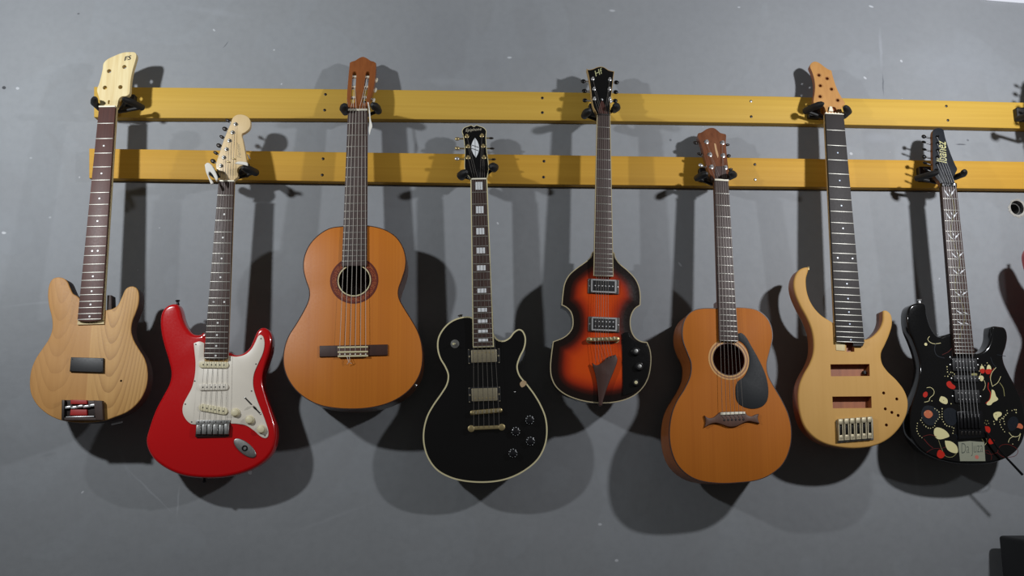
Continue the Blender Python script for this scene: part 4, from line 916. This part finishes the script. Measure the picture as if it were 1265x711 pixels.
for i in range(6):
    x = 224 + i * 21.3; y0 = 584 - i * 1.6
    lp = trace(g.F, z([(x, y0),(x+17, y0-1),(x+20, y0+78),(x+2, y0+79)]), .012)
    g.part(MB().ring([q[:2] for q in lp], 0, .0026, .003, .012).slab([q[:2] for q in trace(g.F, z([(x+1, y0+2),(x+17, y0+1),(x+17, y0+20),(x+1, y0+21)]), .012)], .003, .0125, bt=.001).slab([q[:2] for q in trace(g.F, z([(x+2, y0+60),(x+19, y0+59),(x+19, y0+76),(x+3, y0+77)]), .011)], .003, .011, bt=.001), 'bridge_saddle', M_['nickel'], bo)
    g.part(MB().slab([q[:2] for q in trace(g.F, z([(x+6, y0+26),(x+14, y0+25),(x+16, y0+56),(x+7, y0+57)]), .008)], .003, .008, bt=.001), 'saddle_block', M_['blackm'], bo)
sb = g.F.p(*z([(114,32)])[0], -.012); g.part(MB().lathe((sb.x, sb.y - .006, -.012), (0, 1, 0), [(.003, 0), (.003, .006), (.004, .009), (.002, .0105)], 12), 'strap_pin', M_['gold'])
hanger('black hanger holding the unstrung maple bass with long horns', (1005.5, 138), (1017.5, 127.5), (1043.5, 131.5), g, pr=.0095, sl=(-.018, .002), sr=(.004, .003), orr=.024)

# ================================================================== 8: black guitar with painted flowers
z = Z(1105, 360, 3.232); zh = Z(1110, 145, 7.11)
g = G('electric_guitar', 'black electric guitar painted with colourful flowers, leaves and dotted lines', 'guitar', (1196, 500), (1172.5, 229.5), .128, lean=0)
G8 = g
out = smooth(trace(g.F, z([(232,168),(205,172),(180,180),(160,165),(143,135),(130,90),(124,50),(105,44),(80,48),(60,62),(52,95),(58,150),(78,200),(94,245),(104,290),(101,340),(90,390),(74,440),(62,490),(62,540),(74,590),(108,634),(160,663),(220,680),(290,688),(370,686),(430,672),(482,642),(512,600),(526,545),(521,480),(505,420),(482,370),(458,325),(440,285),(436,255),(447,220),(453,178),(443,146),(420,139),(392,139),(387,155),(384,190),(370,223),(345,243),(318,244),(270,215)])))
g.part(MB().slab(out, -.042, 0, bt=.006, bb=.006, seg=4), 'body', M_['black'])
# --- painted artwork: flat colour islands on the lacquer
PM = [mat('paint_cream', '#d8cf9a', .35, 0, .4), mat('paint_red', '#b8200f', .35, 0, .4), mat('paint_darkred', '#5a1410', .35, 0, .4), mat('paint_blue', '#0d141d', .35, 0, .4),
      mat('paint_olive', '#8f8a5a', .35, 0, .4), mat('paint_salmon', '#c06a48', .35, 0, .4)]
art = MB(); WL = [0]
def pw():
    WL[0] += 1; return .00015 + .00001 * (WL[0] % 25)
def blobp(pts, m, src=z): art.cap(ccw(smooth(trace(g.F, src(pts)), 4)), pw(), (), True, m)
def line(pts, m, th=.0011, src=z):
    P = [Vector(q[:2]) for q in trace(g.F, src(pts))]; S = []
    n = len(P)
    for i in range(n - 1):
        p0, p1, p2, p3 = P[max(i-1, 0)], P[i], P[i+1], P[min(i+2, n-1)]
        for j in range(5):
            t = j / 5; S.append(.5 * ((2*p1) + (p2-p0)*t + (2*p0-5*p1+4*p2-p3)*t*t + (3*p1-p0-3*p2+p3)*t**3))
    S.append(P[-1]); L = []; R = []
    for i in range(len(S)):
        d = (S[min(i+1, len(S)-1)] - S[max(i-1, 0)]).normalized(); nn = Vector((-d.y, d.x)) * th / 2; L.append(S[i] + nn); R.append(S[i] - nn)
    w = pw(); n2 = len(S); art.add([(q.x, q.y, w) for q in L + R], [(i, n2+i, n2+i+1, i+1) for i in range(n2-1)], m)
def dotp(c, r, m=0, src=z):
    q = trace(g.F, src([c]))[0]; art.cap(circle(q[0], q[1], r, 10), pw(), (), True, m)
def dotline(pts, m=0, r=.0014, src=z, step=.0072):
    P = [Vector(q[:2]) for q in trace(g.F, src(pts))]; acc = 0
    for i in range(len(P)-1):
        L = (P[i+1]-P[i]).length; t = acc
        while t < L:
            q = P[i] + (P[i+1]-P[i]) * t / L; art.cap(circle(q.x, q.y, r * random.uniform(.8, 1.2), 8), pw(), (), True, m); t += step
        acc = t - L
z5 = Z(1130, 430, 10.157); z6 = Z(1130, 500, 8.887); z7 = Z(1195, 430, 10.157); z8 = Z(1195, 500, 8.887)
dotp((125,210), .0042); line([(140,178),(133,190),(142,202),(160,208),(185,205)], 0, .0013); line([(232,222),(215,240),(190,252)], 2); line([(165,205),(160,230),(170,255),(200,265)], 3, .002)
dotline([(405,230),(412,310)], src=z5); dotline([(415,350),(460,290),(500,320),(465,360)], src=z5); dotp((378,350), .001, src=z5)
blobp([(400,430),(440,410),(470,445),(510,480),(490,510),(440,500),(405,470)], 1, z5)
blobp([(110,560),(150,545),(160,590),(130,615),(105,600)], 1, z5); line([(150,495),(200,490),(240,530),(235,580),(190,620),(175,660),(120,675)], 0, .0013, z5)
blobp([(315,625),(335,600),(400,630),(412,680),(385,700),(310,660)], 0, z5); dotp((362,652), .0014, 4, z5); dotp((455,695), .0015, 0, z5); dotp((215,660), .0014, 0, z5)
blobp([(105,75),(150,55),(190,80),(195,115),(150,145),(105,115)], 5, z6); [dotp((130+random.uniform(-20,40), 95+random.uniform(-25,25)), .001, 0, z6) for _ in range(9)]
blobp([(100,20),(160,5),(240,40),(270,100),(240,190),(170,225),(100,180),(70,100)], 3, z6); art.m[-1] = art.m[-1]
blobp([(110,80),(150,60),(190,85),(190,115),(150,140),(110,115)], 5, z6)
dotline([(220,40),(265,70),(275,130),(225,190),(215,240),(160,260),(105,225),(65,165),(85,130)], src=z6); dotline([(30,200),(20,270),(45,330),(95,370)], src=z6); dotline([(300,40),(300,160),(340,225),(430,245),(418,310)], src=z6)
blobp([(320,60),(380,30),(450,60),(470,140),(430,220),(360,210),(320,140)], 3, z6)
blobp([(215,265),(250,245),(330,275),(380,335),(360,355),(260,375),(215,330)], 0, z6); blobp([(330,390,1),(400,400),(460,450),(472,515),(440,528),(370,500),(340,450)], 0, z6)
line([(90,345),(170,325),(240,350)], 2, .0015, z6); line([(100,370),(150,430),(200,470)], 2, .002, z6); line([(130,520),(200,480),(290,475),(340,460)], 2, .0012, z6)
line([(262,385),(280,440),(300,490),(340,560),(410,570),(460,530)], 4, .0012, z6); blobp([(245,530),(270,490),(310,510),(330,550),(290,585),(250,565)], 1, z6)
line([(470,380),(455,330),(430,320)], 3, .002, z6); dotp((520,300), .001, 0, z6)
for c in ((180,245),(265,235)): blobp([(c[0]-20,c[1]),(c[0],c[1]-30),(c[0]+28,c[1]-5),(c[0]+30,c[1]+40),(c[0]-15,c[1]+40)], 0, z7)
blobp([(160,265),(210,258),(215,300),(190,315),(163,295)], 1, z7); blobp([(230,270),(295,265),(290,310),(255,325),(230,305)], 1, z7)
dotp((180,205), .0013, 0, z7); dotp((248,182), .0013, 0, z7); dotp((148,285), .0012, 0, z7); dotp((220,212), .001, 0, z7); blobp([(145,350),(190,345),(205,380),(180,412),(152,390)], 0, z7); line([(170,310),(160,340)], 0, .001, z7)
line([(210,400),(225,450),(215,500),(195,525)], 0, .001, z7); blobp([(50,320),(120,315),(115,345),(70,350)], 4, z7)
line([(360,240),(310,300),(290,370),(300,430),(315,480)], 0, .0013, z7); line([(420,350),(380,430),(315,475)], 0, .0012, z7); line([(405,430),(450,500),(465,600)], 4, .0016, z7); line([(330,250),(295,300),(280,370)], 1, .0008, z7)
line([(290,110),(320,190),(370,245)], 3, .002, z7); line([(370,80),(430,90),(480,100)], 3, .0016, z7)
blobp([(305,515,1),(335,530),(360,600),(385,640),(320,680),(290,711),(240,700),(285,640),(300,570)], 0, z7); line([(265,430),(260,500),(290,560),(280,640),(230,690)], 1, .0018, z7)
blobp([(285,100),(320,75),(370,80),(375,110),(335,140),(325,170),(300,150)], 0, z8); dotp((315,105), .0016, 4, z8)
dotline([(435,60),(440,90),(400,130),(350,170),(370,240),(420,310)], src=z8); dotline([(490,60),(535,45),(535,95)], src=z8); dotline([(395,150),(410,215)], src=z8); dotline([(200,170),(180,220),(235,200),(215,160)], 4, src=z8); dotline([(290,180),(300,225)], src=z8)
blobp([(180,250),(205,232),(245,245),(250,290),(215,318),(190,295)], 1, z8); blobp([(232,385),(260,360),(300,395),(285,420),(250,430),(232,415)], 1, z8)
line([(455,300),(500,345),(560,340),(585,310),(560,390)], 0, .0013, z8); line([(450,410),(465,370),(510,340)], 0, .0013, z8); dotp((498,428), .0012, 0, z8)
blobp([(530,240),(570,200),(610,230),(600,260),(560,250)], 5, z8); blobp([(470,140),(530,130),(560,180),(530,260),(470,280),(440,210)], 3, z8)
line([(330,520),(360,450),(430,430),(500,450),(555,500),(520,560),(400,570),(330,520)], 2, .0014, z8); line([(200,520),(260,540),(330,520)], 2, .0012, z8); line([(180,510),(230,500),(265,560),(260,600)], 2, .0012, z8)
line([(200,350),(215,400),(190,440)], 0, .001, z8); line([(150,360),(175,400),(170,440)], 4, .001, z8)
g.part(art, 'painted_flowers', PM)
st = [q[:2] for q in trace(g.F, z([(254,600),(300,596),(358,600),(363,676),(262,676)]), .0008)]
so = g.part(MB().slab(st, .0004, .0009), 'sticker', mat('pale_sticker', '#8d8f7c', .6, bump=.3))
g.part(MB().text('Da Juza', g.F, z([(268,646)])[0], z([(354,640)])[0], .001, 2.0, .3, bold=-.01), 'sticker_text', mat('dark_ink', '#50554c', .7), so)
g.part(MB().slab(circle(*trace(g.F, z([(328,660)]))[0][:2], .0052, 18), .0009, .0011), 'pink_spot', mat('pink_spot', '#b8685a', .7), so)
g.fretboard(*zh([(380,607),(512,607)]), *z([(241,246),(320,248)]), .011, .004, M_['rose2'], 24, fw=.0018)
g.neck(M_['walnut'], g.F.p(*z([(275,215)])[0]).y - .02, .004, .013, heel=(g.F.p(*z([(270,130)])[0]).y, .012, .030), extra=.0003)
def leaf(v, u, dx, dy, wd, m=M_['pearl']):
    a = Vector((u, v)); d = Vector((dx, dy)); p = Vector((-d.y, d.x)).normalized() * wd
    g.inlay([tuple(a), tuple(a + d*.35 + p), tuple(a + d), tuple(a + d*.4 - p*.3)], m, name='vine_inlay')
random.seed(12)
for i in (1, 3, 5, 7, 9, 12, 15, 17):
    v = g.mid(i); l, r = g.uat(v); wd = r - l; hh = g.fv(i-1) - g.fv(i); c = (l + r)/2 + (.12*wd if i > 6 else 0)
    leaf(v - hh*.35, c - wd*.06, -wd*.32, hh*.65, .0034)
    if i < 13: leaf(v - hh*.32, c + wd*.02, wd*.34, hh*.65, .0036); leaf(v + hh*.05, c + wd*.02, -wd*.08, hh*.35, .0022)
    else: leaf(v - hh*.1, c, wd*.25, -hh*.3, .0026)
vine = []
for k in range(40):
    t = k / 39; v = g.fv(.6) + (g.fv(20) - g.fv(.6)) * t; l, r = g.uat(v); vine.append(((l + r)/2 + (r - l) * .2 * math.sin(t * 17), v, g.fb + .0003))
g.part(MB().tube(vine, .0006, 5), 'vine_inlay', M_['salm'] if 'salm' in M_ else PM[4], g.board)
HF = g.F.sub(g.vn, .004, math.radians(-12))
ho = smooth(trace(HF, zh([(372,590,1),(355,560),(332,530),(306,490,1),(303,400),(300,300),(300,200),(298,140),(310,105),(345,93),(380,97),(397,112,1),(413,185),(440,268),(470,348),(500,418),(516,452),(500,490),(488,530),(500,590,1)])), 4)
hd8 = wood('amber_head_side', '#8a5426', '#744418', .5, sx=120, sy=4)
head = g.part(MB().slab(ho, -.014, 0, bt=.0008, bb=.001, m=0, mside=1), 'headstock', [mat('matte_black_face', '#1e2126', .38, 0, .2), hd8], F=HF)
pl = [(330,465),(340,410),(340,350),(343,290),(343,230),(340,172)]; bt_ = [(238,455),(232,400),(225,345),(226,280),(222,215),(222,168)]
for i, (p_, b2) in enumerate(zip(pl, bt_)): g.tuner(HF, zh([p_])[0], zh([b2])[0], M_['blackm'], head, bsize=(.0068, .0062 if i in (5, 2) else .003, .0045), pr=.003)
# maker's name on a pale yellow strip along the headstock
g.part(MB().text('Ibanez', HF, zh([(424,400)])[0], zh([(414,212)])[0], .0006, 1.5, .1, bold=0), 'logo_text', mat('yellow_logo', '#c9c48c', .5), head, F=HF)
g.part(MB().slab(smooth(trace(HF, zh([(405,500,1),(415,490),(430,520),(440,575,1),(425,580,1),(418,545)])), 3), 0, .0016), 'truss_cover', M_['blackp'], head, F=HF)
lk = g.part(MB().slab([(g.nl.x, g.vn), (g.nr.x, g.vn), (g.nr.x, g.vn + .011), (g.nl.x, g.vn + .011)], .002, .0135, bt=.002), 'locking_nut', M_['blackm'])
for i in (0, 1, 2):
    x = g.nl.x + (g.nr.x - g.nl.x) * (.2 + .3*i); g.part(MB().slab(rrect(x, g.vn + .0055, .006, .007, .001), .0135, .0165, bt=.001), 'clamp_pad', M_['chrome'] if i == 2 else M_['blackm'], lk)
g.strings([g.post3(HF, zh([p_])[0], .005) for p_ in pl], z([(268,505)])[0], z([(335,500)])[0], .0028, .012, r=.0005, m=mat('bright_string', '#a8a8a8', .45, .5))
def blackpk(cy, cx, hh, rows, n=6):
    q = g.F.p(*z([(cx, cy)])[0], .005)
    o = g.part(MB().slab(rrect(q.x, q.y, .070, hh, .003), -.001, .0055, bt=.0012), 'pickup', M_['blackp'])
    for dy in rows:
        for i in range(n): g.part(MB().lathe((q.x + (i/(n-1) - .5)*.050, q.y + dy, .005), (0, 0, 1), [(.0014, 0), (.0014, .001), (.0008, .0012)], 8), 'pole_piece', M_['steel'], o)
    for sx in (-1, 1):
        s_ = g.part(MB().lathe((q.x + sx*.039, q.y, -.0005), (0, 0, 1), [(.0024, 0), (.0024, .002), (.001, .0026)], 10), 'screw', M_['steel'], o)
blackpk(292, 282, .036, (-.0085, .0085)); blackpk(347, 287, .018, (0,)); blackpk(418, 292, .036, (-.0085, .0085))
tb = [q[:2] for q in trace(g.F, z([(250,478),(352,474),(358,520),(372,582),(256,590),(254,520)]), .006)]
bo = g.part(MB().slab(tb, -.001, .006, bt=.002), 'tremolo', M_['blackm'])
for i in range(6):
    x = 264 + i*14.5; g.part(MB().slab([q[:2] for q in trace(g.F, z([(x, 488),(x+11, 487),(x+12, 545),(x+1, 546)]), .012)], .006, .0115, bt=.0015), 'saddle', M_['blackm'], bo)
    g.part(MB().lathe((*g.F.p(*z([(x+7, 572)])[0], .009), .005), (0, 1, .4), [(.0028, 0), (.0028, .010), (.002, .011)], 12), 'fine_tuner', M_['darkm'], bo)
A = g.F.p(*z([(366,560)])[0], .010); B = g.F.p(1238, 560, .016); C = g.F.p(1262.5, 586, .016)
g.part(MB().tube([(A.x, A.y, .006), (A.x + .003, A.y - .006, .016), (B.x*.6 + A.x*.4, B.y*.6 + A.y*.4 - .004, .018), (B.x, B.y, .018), (C.x, C.y, .018)], [.003, .003, .0026, .0026, .0034], 10), 'whammy_bar', M_['blackm'], bo)
sb = g.F.p(*z([(100,44)])[0], -.02); g.part(MB().lathe((sb.x, sb.y - .004, -.02), (0, 1, 0), [(.006, 0), (.0035, .004), (.004, .009), (.0065, .011), (.005, .013)], 16), 'strap_button', M_['chrome'])
for c in ((240,285), (222,262), (333,268)): screw_at(g, z([c])[0], .0008, bo, M_['chrome'], r=.0018)
hanger('black hanger holding the black guitar painted with flowers', (1143, 214.6), (1159.5, 212.5), (1191.5, 211), g, pr=.0085, sl=(-.018, .004), sr=(-.006, .002), orr=.018, plate=(.040, .043))

# ================================================================== 9: guitar cut off by the right edge
def copy_tree(o, parent=None):
    c = o.copy(); COL.objects.link(c)
    if parent is not None: c.parent = parent
    for ch in [x for x in ALL if x.parent == o]: copy_tree(ch, c)
    return c
ALL = list(COL.objects)
c9 = copy_tree(G2.root)
G9 = G.__new__(G); F9 = G9.F = guitar_frame(1356, 414, 1309, 158, .15)
# keep the copied nut at the new nut point
N9 = F9.p(1309, 158)
off = N9.y - G2.vn
c9.matrix_world = F9.M @ Matrix.Translation((0, off, 0))
tag(c9, 'dark tuners and red body edge of a guitar cut off by the right edge', 'guitar')
hanger('black hanger at the right edge on the upper rail, its guitar almost out of view', (1262, 141), (1281, 139), (1331, 141), G9, vn=off + G2.vn, orr=.022)

# ------------------------------------------------------------------ loudspeaker cabinet, bottom right
c0 = wall_pt(1232, 661, .04)
root = empty('speaker_cabinet', Matrix.Translation((c0.x + .19, -.04 - .18, -1.3495)), 'black speaker cabinet at the bottom right corner below the guitars', 'speaker')
hh = c0.z + 1.35
def xy(b): return b
cab = MB().slab(rrect(0, 0, .38, .36, .012), .012, hh, bt=.008, bb=.004)
cab.build('cabinet', mat('black_vinyl', '#121214', .6, bump=.5, bscale=900), root)
MF = Matrix(((1, 0, 0, 0), (0, 0, -1, -.18), (0, 1, 0, 0), (0, 0, 0, 1)))
MB().slab(rrect(0, hh/2, .33, hh - .07, .01), .0002, .006, bt=.002).build('grille', mat('black_grille', '#0c0c0d', .8, bump=1, bscale=1500), root, M=MF)
for sx in (-1, 1):
    for sy in (-1, 1): MB().lathe((sx*.15, sy*.14, 0), (0, 0, 1), [(.016, 0), (.018, .013)], 16).build('foot', M_['rubber'], root)

# ------------------------------------------------------------------ light
def lamp(loc, e, col, r, yaw, tilt):
    l = bpy.data.lights.new('flood_lamp', 'AREA'); l.shape = 'DISK'; l.size = 2 * r; l.energy = e; l.color = col
    o = bpy.data.objects.new('flood_lamp', l); COL.objects.link(o)
    d = Vector((math.sin(math.radians(yaw)), math.cos(math.radians(yaw)), -math.sin(math.radians(tilt))))
    o.matrix_world = Matrix.Translation(loc) @ d.to_track_quat('-Z', 'Y').to_matrix().to_4x4(); return o
lamp((-1.56, -1.52, 1.02), 28.5, (.935, .968, 1.0), .055, 14, -12)
lamp((1.57, -1.45, .98), 28, (.95, .965, 1.0), .055, -14, -12)
w = bpy.data.worlds.new('room_air'); SC.world = w; w.use_nodes = True
w.node_tree.nodes['Background'].inputs[0].default_value = (1.0, .97, .92, 1); w.node_tree.nodes['Background'].inputs[1].default_value = .055
SC.view_settings.view_transform = 'Standard'; SC.view_settings.look = 'None'; SC.view_settings.exposure = 0; SC.view_settings.gamma = 1
SC.view_settings.use_curve_mapping = False
